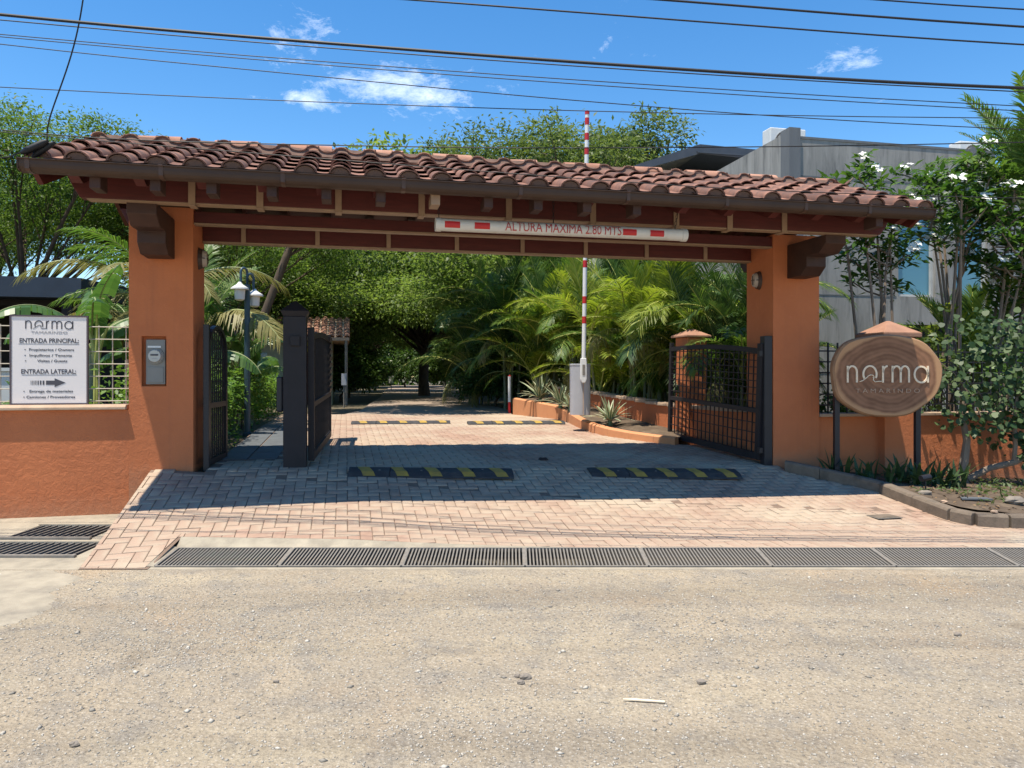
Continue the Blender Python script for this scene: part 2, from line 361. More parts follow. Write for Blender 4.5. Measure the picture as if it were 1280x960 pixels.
def street_mat():
    m, nt, b, out = newmat('gravel_dirt'); co = coords(nt, 'Object')
    a = N(nt, 'ShaderNodeTexNoise', scale=.55, detail=7.0, rough=.62, dist=.4); nt.links.new(co, a.inputs[0])
    bb = N(nt, 'ShaderNodeTexNoise', scale=3.2, detail=8.0, rough=.7); nt.links.new(co, bb.inputs[0])
    cc = N(nt, 'ShaderNodeTexNoise', scale=60, detail=5.0, rough=.8); nt.links.new(co, cc.inputs[0])
    vo = N(nt, 'ShaderNodeTexVoronoi', scale=42.0); nt.links.new(co, vo.inputs['Vector'])
    dd = N(nt, 'ShaderNodeTexNoise', scale=26, detail=5.0, rough=.7); nt.links.new(co, dd.inputs[0])
    st_ = N(nt, 'ShaderNodeTexNoise', scale=1.0, detail=5.0, rough=.6); nt.links.new(coords(nt, 'Object', (.5, 2.2, 1)), st_.inputs[0])
    c = mixcol(nt, ramp(nt, a.outputs[0], .38, .60), (0.53, 0.43, 0.305), (0.42, 0.355, 0.27))
    c = mixcol(nt, mth(nt, 'MULTIPLY', ramp(nt, st_.outputs[0], .50, .66), .8), c, (0.56, 0.465, 0.33))
    c = mixcol(nt, mth(nt, 'MULTIPLY', ramp(nt, bb.outputs[0], .50, .66), .6), c, (0.30, 0.275, 0.245))
    c = mixcol(nt, mth(nt, 'MULTIPLY', ramp(nt, a.outputs['Fac'], .55, .66), .75), c, (0.56, 0.42, 0.275))
    c = mixcol(nt, mth(nt, 'MULTIPLY', ramp(nt, dd.outputs[0], .46, .70), .42), c, mixcol(nt, 1.0, c, (0.55, 0.54, 0.54), 'MULTIPLY'))
    c = mixcol(nt, mth(nt, 'MULTIPLY', ramp(nt, cc.outputs[0], .45, .66), .68), c, mixcol(nt, 1.0, c, (0.42, 0.41, 0.41), 'MULTIPLY'))
    c = mixcol(nt, mth(nt, 'MULTIPLY', ramp(nt, vo.outputs['Distance'], .30, .05), .6), c, (0.78, 0.70, 0.58))
    tk = N(nt, 'ShaderNodeTexNoise', scale=1.0, detail=3.0, rough=.5, dist=.3); nt.links.new(coords(nt, 'Object', (.09, 1.5, 1)), tk.inputs[0])
    c = mixcol(nt, mth(nt, 'MULTIPLY', ramp(nt, tk.outputs[0], .50, .62), .5), c, mixcol(nt, 1.0, c, (0.66, 0.655, 0.66), 'MULTIPLY'))
    sp_ = N(nt, 'ShaderNodeTexNoise', scale=2.1, detail=2.0, rough=.4); nt.links.new(co, sp_.inputs[0])
    c = mixcol(nt, mth(nt, 'MULTIPLY', ramp(nt, sp_.outputs[0], .68, .74), .5), c, mixcol(nt, 1.0, c, (0.6, 0.58, 0.56), 'MULTIPLY'))
    nt.links.new(c, b.inputs['Base Color']); b.inputs['Roughness'].default_value = .97; b.inputs['Specular IOR Level'].default_value = .2
    h = mth(nt, 'ADD', mth(nt, 'MULTIPLY', cc.outputs[0], 1.0), mth(nt, 'MULTIPLY', bb.outputs[0], 2.5))
    h = mth(nt, 'SUBTRACT', mth(nt, 'ADD', h, dd.outputs[0]), mth(nt, 'MULTIPLY', vo.outputs['Distance'], .7))
    bp = nt.nodes.new('ShaderNodeBump'); bp.inputs['Strength'].default_value = .9; bp.inputs['Distance'].default_value = .018
    nt.links.new(h, bp.inputs['Height']); nt.links.new(bp.outputs[0], b.inputs['Normal']); return m
M['street'] = street_mat()
M['inner_road'] = mat('inner_dirt_road', (0.33, 0.255, 0.20), (0.26, 0.20, 0.155), .97, 2, .4, 40, dirt=(0.20, 0.15, 0.11), dscale=3, dlev=(.5, .8))
M['earth'] = mat('earth', (0.13, 0.10, 0.065), (0.085, 0.075, 0.04), .98, .8, .5, 20)
M['gravel'] = mat('gravel_stone', (0.60, 0.54, 0.45), (0.46, 0.42, 0.36), .95, 20, .2, 90, piece=(0.40, 0.39, 0.38))
def wood_slice():
    m, nt, b, out = newmat('wood_slice'); co = coords(nt, 'Object', (1.0, 1.0, 1.36))
    n1 = N(nt, 'ShaderNodeTexNoise', scale=2.2, detail=4.0); nt.links.new(co, n1.inputs[0])
    ds = nt.nodes.new('ShaderNodeVectorMath'); ds.operation = 'LENGTH'
    mul = nt.nodes.new('ShaderNodeVectorMath'); mul.operation = 'MULTIPLY'; nt.links.new(co, mul.inputs[0]); mul.inputs[1].default_value = (1, 0, 1)
    nt.links.new(mul.outputs[0], ds.inputs[0])
    r = mth(nt, 'ADD', ds.outputs['Value'], mth(nt, 'MULTIPLY', n1.outputs[0], .16))
    w = mth(nt, 'SINE', mth(nt, 'MULTIPLY', r, 95)); w2 = mth(nt, 'SINE', mth(nt, 'MULTIPLY', r, 37))
    n2 = N(nt, 'ShaderNodeTexNoise', scale=7, detail=5.0); nt.links.new(co, n2.inputs[0])
    k = mth(nt, 'ADD', mth(nt, 'MULTIPLY', mth(nt, 'ADD', w, w2), .14), n2.outputs[0])
    c = mixcol(nt, ramp(nt, k, .25, .8), (0.30, 0.155, 0.088), (0.185, 0.092, 0.052))
    c = mixcol(nt, ramp(nt, r, .69, .73), c, (0.46, 0.26, 0.135))
    nt.links.new(c, b.inputs['Base Color']); b.inputs['Roughness'].default_value = .75; b.inputs['Specular IOR Level'].default_value = .2
    return m
M['slice'] = wood_slice()
M['bark_edge'] = mat('slab_edge', (0.38, 0.22, 0.12), (0.28, 0.155, 0.085), .7, 8, .2)
M['letter'] = mat('cream_letter', (0.88, 0.72, 0.52), None, .6)
M['letter_dim'] = mat('dim_letter', (0.46, 0.30, 0.20), None, .6)

# ------------------------------------------------------------------ text
def text_mesh(name, body, size, mat_, align='CENTER', bold=0.0, width=None, extrude=0.002, spacing=1.0):
    cu = bpy.data.curves.new(name, 'FONT'); cu.body = body; cu.size = size; cu.align_x = align; cu.align_y = 'CENTER'
    cu.extrude = extrude; cu.offset = bold; cu.space_character = spacing; cu.resolution_u = 3
    o = bpy.data.objects.new('tmp', cu); COL.objects.link(o)
    bpy.context.view_layer.update()
    me = bpy.data.meshes.new_from_object(o.evaluated_get(bpy.context.evaluated_depsgraph_get()))
    bpy.data.objects.remove(o); bpy.data.curves.remove(cu)
    me.name = name; me.materials.clear(); me.materials.append(mat_)
    if width:
        xs = [v.co.x for v in me.vertices]; w = max(xs) - min(xs); k = width / w; c = (max(xs) + min(xs)) / 2
        for v in me.vertices: v.co.x = (v.co.x - c) * k + (c if align != 'CENTER' else 0)
    for v in me.vertices: v.co = (v.co.x, -v.co.z, v.co.y)      # stand it up facing -Y
    me.update(); return me
def arc(cx, cy, rx, ry, a0, a1, n=14):
    return [(cx + rx * math.cos(R(a0 + (a1 - a0) * i / n)), cy + ry * math.sin(R(a0 + (a1 - a0) * i / n))) for i in range(n + 1)]
def logo_strokes():
    """word in thin round strokes; unit: x-height 1"""
    st = []
    st.append([(0, 0), (0, 1)]); st.append(arc(.30, .62, .30, .36, 180, 0) + [(.60, 0)])                     # n
    x = 1.45; st.append(arc(x, .5, .43, .49, -28, 212, 22))                                                  # o, open below
    st.append([(x - .66, .06), (x - .50, .10), (x - .28, .24), (x - .1, .40), (x + .05, .46), (x + .2, .44), (x + .26, .35), (x + .2, .27)])  # wave
    st.append([(x + .26, .35), (x + .22, .14), (x + .34, .04), (x + .6, .07), (x + .78, .07)])
    x = 2.30; st.append([(x, 0), (x, 1)]); st.append(arc(x + .30, .60, .30, .38, 180, 90))                    # r
    x = 2.92; st.append([(x, 0), (x, 1)]); st.append(arc(x + .27, .64, .27, .34, 180, 0) + [(x + .54, 0)]); st.append(arc(x + .81, .64, .27, .34, 180, 0) + [(x + 1.08, 0)])  # m
    x = 4.80; st.append(arc(x, .48, .44, .48, 0, 360, 26)); st.append([(x + .44, 1), (x + .44, 0)])           # a
    return st
def logo_mesh(name, width, lw, mat_, depth=0.004, height=None):
    k = width / 5.24; kz = (height or k); mb = MB()
    for si, s in enumerate(logo_strokes()):
        wd = lw * (.4 if si in (3, 4) else 1.0)
        pts = [Vector(((x - 2.62) * k, 0, y * kz)) for x, y in s]
        L = []; 
        for i, p in enumerate(pts):
            d = (pts[min(i + 1, len(pts) - 1)] - pts[max(i - 1, 0)]).normalized(); nrm = Vector((-d.z, 0, d.x)) * wd / 2
            L.append((p + nrm, p - nrm))
        for i in range(len(L) - 1):
            a, b = L[i]; c, d = L[i + 1]; o = Vector((0, -depth, 0))
            mb.add([a, b, d, c, a + o, b + o, d + o, c + o], [(0, 1, 2, 3), (4, 7, 6, 5), (0, 3, 7, 4), (1, 5, 6, 2), (0, 4, 5, 1), (3, 2, 6, 7)])
    return mb.mesh(name, mat_)

# ================================================================== THE SETTING
def lerp_table(tab, t):
    if t <= tab[0][0]: return tab[0][1]
    for (a, x), (b, y) in zip(tab, tab[1:]):
        if t <= b: return x + (y - x) * (t - a) / (b - a)
    return tab[-1][1]
def XL(Y): return -3.37 - (Y - 5.86) * 0.2217 if Y < 8.04 else -3.30 - (Y - 8.1) * 0.2217
KERB = [(6.95, 4.75), (6.99, 4.22), (8.2, 3.98), (9.5, 3.42)]
RT = [(7.30, 9.0), (7.34, 5.0), (7.44, 4.53), (7.6, 4.48), (8.2, 4.43), (8.78, 4.34), (9.02, 4.13), (9.25, 3.82), (9.5, 3.46), (10.0, 3.42), (11.4, 2.98), (11.5, 2.48), (12.0, 1.97), (12.5, 1.50), (15.5, 1.03), (17.6, 0.05), (19, 0.0)]
def XR(Y): return lerp_table(RT, Y)
rng = random.Random(7); npr = np.random.default_rng(11)

# ground: one sheet, low in front of the boundary, higher behind it
def ground_z(s, v):
    if v < 0.03: return -0.42
    X, Y = sv(s, v).x, sv(s, v).y
    return D(max(-4, min(4, X)), 8.87 + max(-4, min(4, X)) * .2217 + v * 1.02) - 0.055
svals = [-400, -120, -50, -25, -14, -9, -7, -5, -4, -3, -2, -1, 0, 1, 2, 3, 4, 5, 6.5, 9, 14, 25, 50, 120, 400]
vvals = [-400, -60, -12, -4, 0.0, 0.10, 0.8, 1.6, 2.6, 3.6, 5.2, 7, 9, 12, 16, 22, 30, 45, 70, 120, 400]
mb = MB(); vs = [sv(s, v, ground_z(s, v)) for v in vvals for s in svals]; ns = len(svals)
mb.add(vs, [(j * ns + i, j * ns + i + 1, (j + 1) * ns + i + 1, (j + 1) * ns + i) for j in range(len(vvals) - 1) for i in range(ns - 1)])
tag(mb.build('ground', M['earth'], fix=False), kind='structure')

# street of packed dirt and gravel
def street_z(X, Y):
    return 0.045 * smooth((Y - 1.5) / 4.3) + 0.012 * math.sin(X * 1.3 + Y * .7) * math.sin(Y * 1.1 - X * .4) * smooth((5.8 - Y) / 1.2)
xs = [-60, -30, -15] + [-9 + i * .36 for i in range(51)] + [15, 30, 60]
ys = [-40, -15, -5, 0] + [1 + i * .2845 for i in range(18)]
mb = MB(); nx = len(xs)
mb.add([(x, y, street_z(x, y)) for y in ys for x in xs],
       [(j * nx + i, j * nx + i + 1, (j + 1) * nx + i + 1, (j + 1) * nx + i) for j in range(len(ys) - 1) for i in range(nx - 1)])
YE = ys[-1]
st = mb.build('street', M['street'], sm=True, fix=False); tag(st, kind='structure')
# pale concrete slab remnant at the left edge of the street
mb = MB()
outl = [(-9, 5.80), (-3.55, 5.78), (-3.22, 5.62), (-3.28, 5.35), (-3.15, 5.08), (-3.0, 4.80), (-3.12, 4.55), (-3.35, 4.36), (-3.3, 4.15), (-3.52, 4.02), (-4.4, 3.72), (-9, 3.5)]
fine = []
for (a, b) in zip(outl, outl[1:] + outl[:1]):
    for k in range(8):
        t = k / 8; j = 0.035 if a[0] > -6 else 0
        fine.append((a[0] + (b[0] - a[0]) * t + rng.uniform(-j, j), a[1] + (b[1] - a[1]) * t + rng.uniform(-j, j) * .7))
vs = [(x, y, street_z(x, y) + 0.007) for x, y in fine]; nfi = len(vs)
mb.add(vs, [tuple(reversed(range(nfi)))])
mb.add([(x, y, z) for x, y, z in vs] + [(x + (.07 if x > -6 else 0), y - .03, z - .012) for x, y, z in vs], [(i, (i + 1) % nfi, (i + 1) % nfi + nfi, i + nfi) for i in range(nfi)])
tag(mb.build('concrete_slab', M['concrete']), kind='structure')
# loose stones
def pebbles(name, spots, mt):
    base = np.array([(1, 0, 0), (0, 1, 0), (-1, 0, 0), (0, -1, 0), (0, 0, 1), (0, 0, -1)], float)
    tri = np.array([(0, 1, 4), (1, 2, 4), (2, 3, 4), (3, 0, 4), (1, 0, 5), (2, 1, 5), (3, 2, 5), (0, 3, 5)])
    V = []; Ft = []
    for i, (x, y, z, r) in enumerate(spots):
        a = rng.uniform(0, 6.28); ca, sa = math.cos(a), math.sin(a)
        b = base * np.array([r * rng.uniform(.8, 1.5), r * rng.uniform(.7, 1.1), r * rng.uniform(.5, .8)]) * npr.uniform(.75, 1.2, (6, 1))
        V.append(np.stack([b[:, 0] * ca - b[:, 1] * sa + x, b[:, 0] * sa + b[:, 1] * ca + y, b[:, 2] + z + r * .15], 1)); Ft.append(tri + 6 * i)
    me = np_mesh(name, np.concatenate(V), np.concatenate(Ft), mt)
    o = bpy.data.objects.new(name, me); COL.objects.link(o); return o
sp = []
for _ in range(20000):
    Y = 2.6 + 3.15 * rng.random() ** 1.0; X = rng.uniform(-.74, .74) * Y
    r = 0.0030 + 0.0055 * rng.random() ** 2.5
    if rng.random() < .012: r = rng.uniform(.009, .017)
    sp.append((X, Y, street_z(X, Y), r))
for (cx, cy, sx, sy, n) in ((-1.75, 4.35, .55, .38, 2600), (-.3, 4.9, .6, .3, 700), (1.3, 4.4, .9, .35, 1600), (-.2, 3.3, .3, .2, 500), (2.7, 5.2, .8, .25, 700)):
    for _ in range(n):
        X = rng.gauss(cx, sx); Y = rng.gauss(cy, sy)
        if Y < 5.78: sp.append((X, Y, street_z(X, Y), rng.uniform(.003, .0085)))
g = pebbles('gravel', sp, M['gravel']); tag(g, 'pale loose gravel strewn over the dirt street', 'gravel', kind='stuff')
# stones large enough to pick out
def rock_mesh(name, r, mt, seed, flat=.7):
    rg = random.Random(seed); m_ = MB(); nu, nv = 9, 6; vs = [(0, 0, -r * flat)]
    for j in range(1, nv):
        t = math.pi * j / nv - math.pi / 2
        for i in range(nu):
            a_ = 2 * math.pi * i / nu; k_ = r * rg.uniform(.78, 1.15)
            vs.append((k_ * 1.25 * math.cos(t) * math.cos(a_), k_ * math.cos(t) * math.sin(a_), k_ * flat * math.sin(t)))
    vs.append((0, 0, r * flat)); fs = [(0, 1 + (i + 1) % nu, 1 + i) for i in range(nu)]
    for j in range(nv - 2):
        for i in range(nu): i2 = (i + 1) % nu; fs.append((1 + j * nu + i, 1 + j * nu + i2, 1 + (j + 1) * nu + i2, 1 + (j + 1) * nu + i))
    L_ = len(vs) - 1; o_ = 1 + (nv - 2) * nu; fs += [(o_ + i, o_ + (i + 1) % nu, L_) for i in range(nu)]
    m_.add(vs, fs); return m_.mesh(name, mt)
for i_, (px, py, r, w) in enumerate(((657, 846, .024, 'largest of three dark stones close together in the middle of the street'), (647, 844, .016, 'leftmost of three dark stones close together in the street'),
        (651, 852, .018, 'lowest of three dark stones close together in the street'), (345, 849, .013, 'single dark pebble left of the middle of the street'),
        (1197, 795, .018, 'dark stone on the street below the kerb corner'), (877, 854, .020, 'dark stone on the street right of the pale straw mark'), (93, 928, .018, 'dark stone near the lower left corner of the picture'))):
    Z = 1.52 * F / (py - 470); p = P(px, py, Z)
    tag(inst('stone', rock_mesh('stone', r, M['rock'], i_), None, (p.x, p.y, street_z(p.x, p.y) + r * .35)), w, 'stone')
p = P(806, 879, 3.52); mb = MB(); z_ = street_z(p.x, p.y) + .006
mb.add([(-.10, .012, 0), (.09, -.016, 0), (.095, -.004, 0), (-.04, .016, 0), (-.10, .018, 0), (-.10, .012, .006), (.09, -.016, .005), (.095, -.004, .005), (-.04, .016, .007), (-.10, .018, .006)], [(4, 3, 2, 1, 0), (5, 6, 7, 8, 9), (0, 1, 6, 5), (1, 2, 7, 6), (2, 3, 8, 7), (3, 4, 9, 8), (4, 0, 5, 9)])
tag(mb.build('straw_scrap', M['letter'], loc=(p.x, p.y, z_)), 'pale dry straw scrap lying on the street right of the middle', 'straw')
# concrete apron in front of the left boundary wall, with two drain pits
def az(Y): return 0.046 + 0.022 * (Y - 5.84)
pits = [(6.20, 6.72, -5.3, -3.62), (6.82, 7.42, -4.64, -3.84)]
mb = MB()
def arect(x0, x1, y0, y1): mb.quad((x0, y0, az(y0)), (x1, y0, az(y0)), (x1, y1, az(y1)), (x0, y1, az(y1)))
def xr_a(y): return XL(y) + .06
def aband(y0, y1, x0=-30):
    mb.quad((x0, y0, az(y0)), (xr_a(y0), y0, az(y0)), (xr_a(y1), y1, az(y1)), (x0, y1, az(y1)))
aband(YE, 6.20); aband(6.72, 6.82); aband(7.42, 8.3)
mb.quad((-30, 7.6, az(7.6)), (-30, 8.3, az(8.3)), (-31, 8.3, az(8.3)), (-31, 7.6, az(7.6)))
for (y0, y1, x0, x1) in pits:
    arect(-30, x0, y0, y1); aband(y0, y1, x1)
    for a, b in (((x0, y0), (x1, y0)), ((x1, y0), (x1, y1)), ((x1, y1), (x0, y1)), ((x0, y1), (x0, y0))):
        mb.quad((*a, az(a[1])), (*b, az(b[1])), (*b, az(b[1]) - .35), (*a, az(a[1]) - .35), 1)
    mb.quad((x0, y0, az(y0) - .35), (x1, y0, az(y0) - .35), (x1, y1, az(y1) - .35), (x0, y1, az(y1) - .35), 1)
tag(mb.build('concrete_apron', [M['concrete'], M['dark']], fix=False), kind='structure')

# driveway base (joint sand) and its pavers
mb = MB()
def strip(ylist, xl, xr, n=16):
    vs = []
    for y in ylist:
        a, b = xl(y), xr(y)
        for i in range(n + 1): x = a + (b - a) * i / n; vs.append((x, y, D(x, y)))
    m = n + 1
    mb.add(vs, [(j * m + i, j * m + i + 1, (j + 1) * m + i + 1, (j + 1) * m + i) for j in range(len(ylist) - 1) for i in range(n)])
    for j in range(len(ylist) - 1):
        a = vs[j * m]; b = vs[(j + 1) * m]; mb.quad(a, b, (b[0], b[1], -.3), (a[0], a[1], -.3))
strip([YE, 6.0, 6.2, 6.42], XL, lambda y: -2.83, 6)
strip([6.42, 6.6, 6.8, 7.0, 7.2, 7.3, 7.34, 7.44, 7.6, 7.8, 8.03, 8.045, 8.2, 8.4, 8.6, 8.78, 8.9, 9.02, 9.12, 9.25, 9.37, 9.5, 10, 10.5, 11, 11.4, 11.5, 12, 12.5, 13, 14, 15.5, 16.5, 17.6], XL, XR, 22)
drive = mb.build('driveway', M['sand'], fix=False); tag(drive, kind='structure')
W = 0.1055
SLATES = (-3.36, -2.72, .78, 5.9)
def drive_ok(s, v):
    p = sv(s, v); X, Y = p.x, p.y
    if not (XL(Y) + .07 < X < XR(Y) - .06 and Y < 17.55): return False
    if Y < 6.47 and not (X < -2.9 and Y > YE + .06): return False
    if Y > 6.4 and Y < 6.47: return X < -2.9
    if SLATES[0] - .05 < s < SLATES[1] + .05 and SLATES[2] - .1 < v < SLATES[3]: return False
    return True
plist = []
for i in range(-60, 62):
    for j in range(-36, 100):
        t = (i - j) % 4
        if t == 0: hx, hy, cx, cy = 1.0, .5, (i + 1) * W, (j + .5) * W
        elif t == 3: hx, hy, cx, cy = .5, 1.0, (i + .5) * W, (j + 1) * W
        else: continue
        if drive_ok(cx, cy): plist.append((sv(cx, cy).y, cx, cy, t))
plist.sort()
gap = .0036; ph = .008
def paver_mesh(): 
    m_ = MB(); a, b = W - gap, W / 2 - gap; c = .006
    q = [(-1, -1), (1, -1), (1, 1), (-1, 1)]
    m_.add([(i * a, j * b, -.012) for i, j in q] + [(i * a, j * b, ph - .004) for i, j in q] + [(i * (a - c), j * (b - c), ph) for i, j in q],
           [(8, 9, 10, 11)] + [(k, (k + 1) % 4, (k + 1) % 4 + 4, k + 4) for k in range(4)] + [(k + 4, (k + 1) % 4 + 4, (k + 1) % 4 + 8, k + 8) for k in range(4)])
    return m_
pm = paver_mesh(); pme = pm.mesh('paver', M['paver'], fix=False)
pv = np.array(pm.v); pf = np.array(pm.f)
def paver_matrix(cx, cy, t):
    p = sv(cx, cy); e = .05
    dx = (D(p.x + e, p.y) - D(p.x - e, p.y)) / (2 * e); dy = (D(p.x, p.y + e) - D(p.x, p.y - e)) / (2 * e)
    n = Vector((-dx, -dy, 1)).normalized(); d = Vector((CU, SU, 0)) if t == 0 else Vector((-SU, CU, 0))
    d = (d - n * d.dot(n)).normalized(); y = n.cross(d)
    z = D(p.x, p.y) + rng.uniform(-.0015, .002)
    n2 = (n + Vector((rng.gauss(0, .006), rng.gauss(0, .006), 0))).normalized(); d = (d - n2 * d.dot(n2)).normalized(); y = n2.cross(d)
    m = Matrix((d, y, n2)).transposed().to_4x4(); m.translation = (p.x, p.y, z); return m
VV = []; FF = []; k = 0; single = 0
def clip(poly, fn):
    out = []
    for a, b in zip(poly, poly[1:] + poly[:1]):
        fa, fb = fn(a), fn(b)
        if fa >= 0: out.append(a)
        if fa * fb < 0: t_ = fa / (fa - fb); out.append((a[0] + (b[0] - a[0]) * t_, a[1] + (b[1] - a[1]) * t_))
    return out
def area(p): return abs(sum(a[0] * b[1] - a[1] * b[0] for a, b in zip(p, p[1:] + p[:1]))) / 2
LE = lambda p: p[0] - (-3.365 - (p[1] - 5.86) * .2217)
regA = [LE, lambda p: -2.862 - p[0], lambda p: p[1] - YE - .012, lambda p: 7.95 - p[1]]
regB = [lambda p: p[0] + 2.858, lambda p: p[1] - 6.44, lambda p: 7.95 - p[1], lambda p: XR(p[1]) - p[0]]
cutm = MB(); keep_ = []; have = {(round(c[1], 4), round(c[2], 4)) for c in plist}
for i in range(-60, 62):
    for j in range(-36, 20):
        t = (i - j) % 4
        if t == 0: hx, hy, cx, cy = W - gap, W / 2 - gap, (i + 1) * W, (j + .5) * W
        elif t == 3: hx, hy, cx, cy = W / 2 - gap, W - gap, (i + .5) * W, (j + 1) * W
        else: continue
        quad_ = [(sv(cx + a * hx, cy + b * hy).x, sv(cx + a * hx, cy + b * hy).y) for a, b in ((-1, -1), (1, -1), (1, 1), (-1, 1))]
        if min(q[1] for q in quad_) > 7.9: continue
        if all(any(all(f(q) >= 0 for f in rg_) for rg_ in (regA, regB)) for q in quad_):
            if (round(cx, 4), round(cy, 4)) not in have: plist.append((sv(cx, cy).y, cx, cy, t))
            continue
        for rg_ in (regA, regB):
            p_ = quad_
            for f in rg_: p_ = clip(p_, f) if p_ else []
            if len(p_) > 2 and area(p_) > .0012:
                n_ = len(p_); cutm.add([(x, y, D(x, y) + ph) for x, y in p_] + [(x, y, D(x, y) - .01) for x, y in p_], [tuple(range(n_))] + [(q, q + n_, (q + 1) % n_ + n_, (q + 1) % n_) for q in range(n_)])
        if (round(cx, 4), round(cy, 4)) in have: plist[:] = [c for c in plist if not (round(c[1], 4) == round(cx, 4) and round(c[2], 4) == round(cy, 4))]
plist.sort()
o = cutm.build('cut_pavers', M['paver'], drive); tag(o, kind='stuff')
for (Y, cx, cy, t) in plist:
    m = paver_matrix(cx, cy, t); p = sv(cx, cy)
    if single < 300 and abs(p.x) < .66 * Y:
        o = bpy.data.objects.new('paver', pme); COL.objects.link(o); o.parent = drive; o.matrix_local = m; single += 1
    else:
        a = np.array(m); VV.append(pv @ a[:3, :3].T + a[:3, 3]); FF.append(pf + k * len(pv)); k += 1
me = np_mesh('paver_field', np.concatenate(VV), np.concatenate(FF), M['paver'])
o = bpy.data.objects.new('paver_field', me); COL.objects.link(o); o.parent = drive; tag(o, kind='stuff')
# slate slabs of the footpath
for i in range(9):
    v0 = SLATES[2] + i * .56
    for (a, b) in ((SLATES[0], SLATES[0] + .30), (SLATES[0] + .32, SLATES[1])):
        q = [sv(a, v0), sv(b, v0), sv(b, v0 + .545), sv(a, v0 + .545)]
        mb = MB(); mb.add([(p.x, p.y, D(p.x, p.y) - .01) for p in q] + [(p.x, p.y, D(p.x, p.y) + .013) for p in q],
                          [(4, 5, 6, 7), (0, 1, 5, 4), (1, 2, 6, 5), (2, 3, 7, 6), (3, 0, 4, 7)])
        mb.build('slab', M['slate'], drive, bevel=.004)

# drain channel along the street edge
mb = MB()
x0, x1 = -2.80, 8.5
def dz(y): return 0.05 + (y - 5.86) * 0.115
mb.add([(x0 - .03, YE, dz(YE)), (x1, YE, dz(YE)), (x1, 5.885, dz(5.885)), (x0 - .03, 5.885, dz(5.885)), (x1, 5.885, -.25), (x0 - .03, 5.885, -.25), (x0 - .03, YE, -.25), (x1, YE, -.25)],
       [(0, 1, 2, 3), (3, 2, 4, 5), (0, 6, 7, 1)])
mb.build('front_lip', M['concrete']).name = 'drain_front_lip'
o = bpy.data.objects['drain_front_lip']; tag(o, kind='structure')
mb = MB()
yb = [6.315, 6.37, 6.432]
xl_ = [x0 - .03 + (x1 - x0 + .03) * i / 24 for i in range(25)]
for xa_, xb_ in zip(xl_, xl_[1:]):
    for ya_, yb_, fa_, fb_ in ((yb[0], yb[1], 0, .35), (yb[1], yb[2], .35, 1)):
        def lz(x, f): return (dz(yb[0]) + .004) * (1 - f) + (D(x, yb[2]) + .010) * f
        mb.quad((xa_, ya_, lz(xa_, fa_)), (xb_, ya_, lz(xb_, fa_)), (xb_, yb_, lz(xb_, fb_)), (xa_, yb_, lz(xa_, fb_)))
mb.quad((x0 - .03, 6.315, dz(6.315) + .004), (x1, 6.315, dz(6.315) + .004), (x1, 6.315, -.25), (x0 - .03, 6.315, -.25))
tag(mb.build('drain_back_lip', M['concrete'], fix=False), kind='structure')
mb = MB(); mb.quad((x0 - .03, 5.885, -.22), (x1, 5.885, -.22), (x1, 6.315, -.22), (x0 - .03, 6.315, -.22))
mb.quad((x0 - .03, 5.885, -.22), (x0 - .03, 6.315, -.22), (x0 - .03, 6.315, .09), (x0 - .03, 5.885, .06))
mb.add([(-2.86, 5.886, -.2), (-2.80, 5.886, -.2), (-2.80, 6.314, -.2), (-2.86, 6.314, -.2), (-2.86, 5.886, dz(5.886) + .012), (-2.80, 5.886, dz(5.886) + .006), (-2.80, 6.314, dz(6.314) + .006), (-2.86, 6.314, dz(6.314) + .03)], [(4, 5, 6, 7), (0, 1, 5, 4), (1, 2, 6, 5), (2, 3, 7, 6)], 1)
tag(mb.build('drain_channel', [M['wet_pit'], M['concrete']], fix=False), kind='structure')
bar_me = MB().box(-.0058, .0058, -.198, .198, -.03, 0).mesh('bar', M['grate'])
names = ['first drain grate at the left end of the long street drain', 'second drain grate from the left in the long street drain', 'third drain grate from the left in the long street drain',
         'fourth drain grate in the long street drain, right of the picture middle', 'fifth drain grate in the long street drain', 'sixth drain grate in the long drain, beside a bent bright joint',
         'seventh drain grate, before the kerb corner', 'eighth drain grate running out of the picture on the right', 'ninth drain grate beyond the right picture edge']
tilt = math.atan(.115)
for gi in range(9):
    xa = x0 + gi * .97; xb = xa + .955
    if xa > 5.6: break
    r = empty('drain_grate', ((xa + xb) / 2, 6.10, dz(6.10) + .008), 0, names[gi], 'drain grate', 'grates of the long street drain'); r.rotation_euler = (tilt, 0, rng.uniform(-.006, .006))
    w = (xb - xa) / 2
    for sgn in (-1, 1):
        MB().box(-w, w, sgn * .2075 - .008, sgn * .2075 + .008, -.034, .002).build('side_rail', M['grate'], r)
        MB().box(sgn * w - .011, sgn * w + .011, -.199, .199, -.034, .002).build('end_rail', M['grate'], r)
    nb = 32
    for i in range(nb):
        inst('bar', bar_me, r, (-w + .02 + (2 * w - .04) * (i + .5) / nb + rng.uniform(-.001, .001), 0, -.002))
# the two grates beside the ramp
for (y0, y1, xa, xb), lab in zip(pits, ('near one of two old drain grates left of the ramp', 'far one of two old drain grates left of the ramp, by the wall')):
    r = empty('drain_grate', ((xa + xb) / 2, (y0 + y1) / 2, az((y0 + y1) / 2) + .004), 0, lab, 'drain grate', 'old grates left of the ramp')
    w = (xb - xa) / 2; d = (y1 - y0) / 2
    for sgn in (-1, 1): MB().box(-w - .02, w + .02, sgn * d - .02, sgn * d + .02, -.03, .012).build('side_rail', M['grate' if sgn < 0 else 'concrete'], r)
    n = int(2 * w / .062)
    bm_ = MB().box(-.006, .006, -d + .021, d - .021, -.03, .004).mesh('bar', M['grate'])
    for i in range(n): inst('bar', bm_, r, (-w + 2 * w * (i + .5) / n, 0, 0), (0, 0, rng.uniform(-.01, .01)))

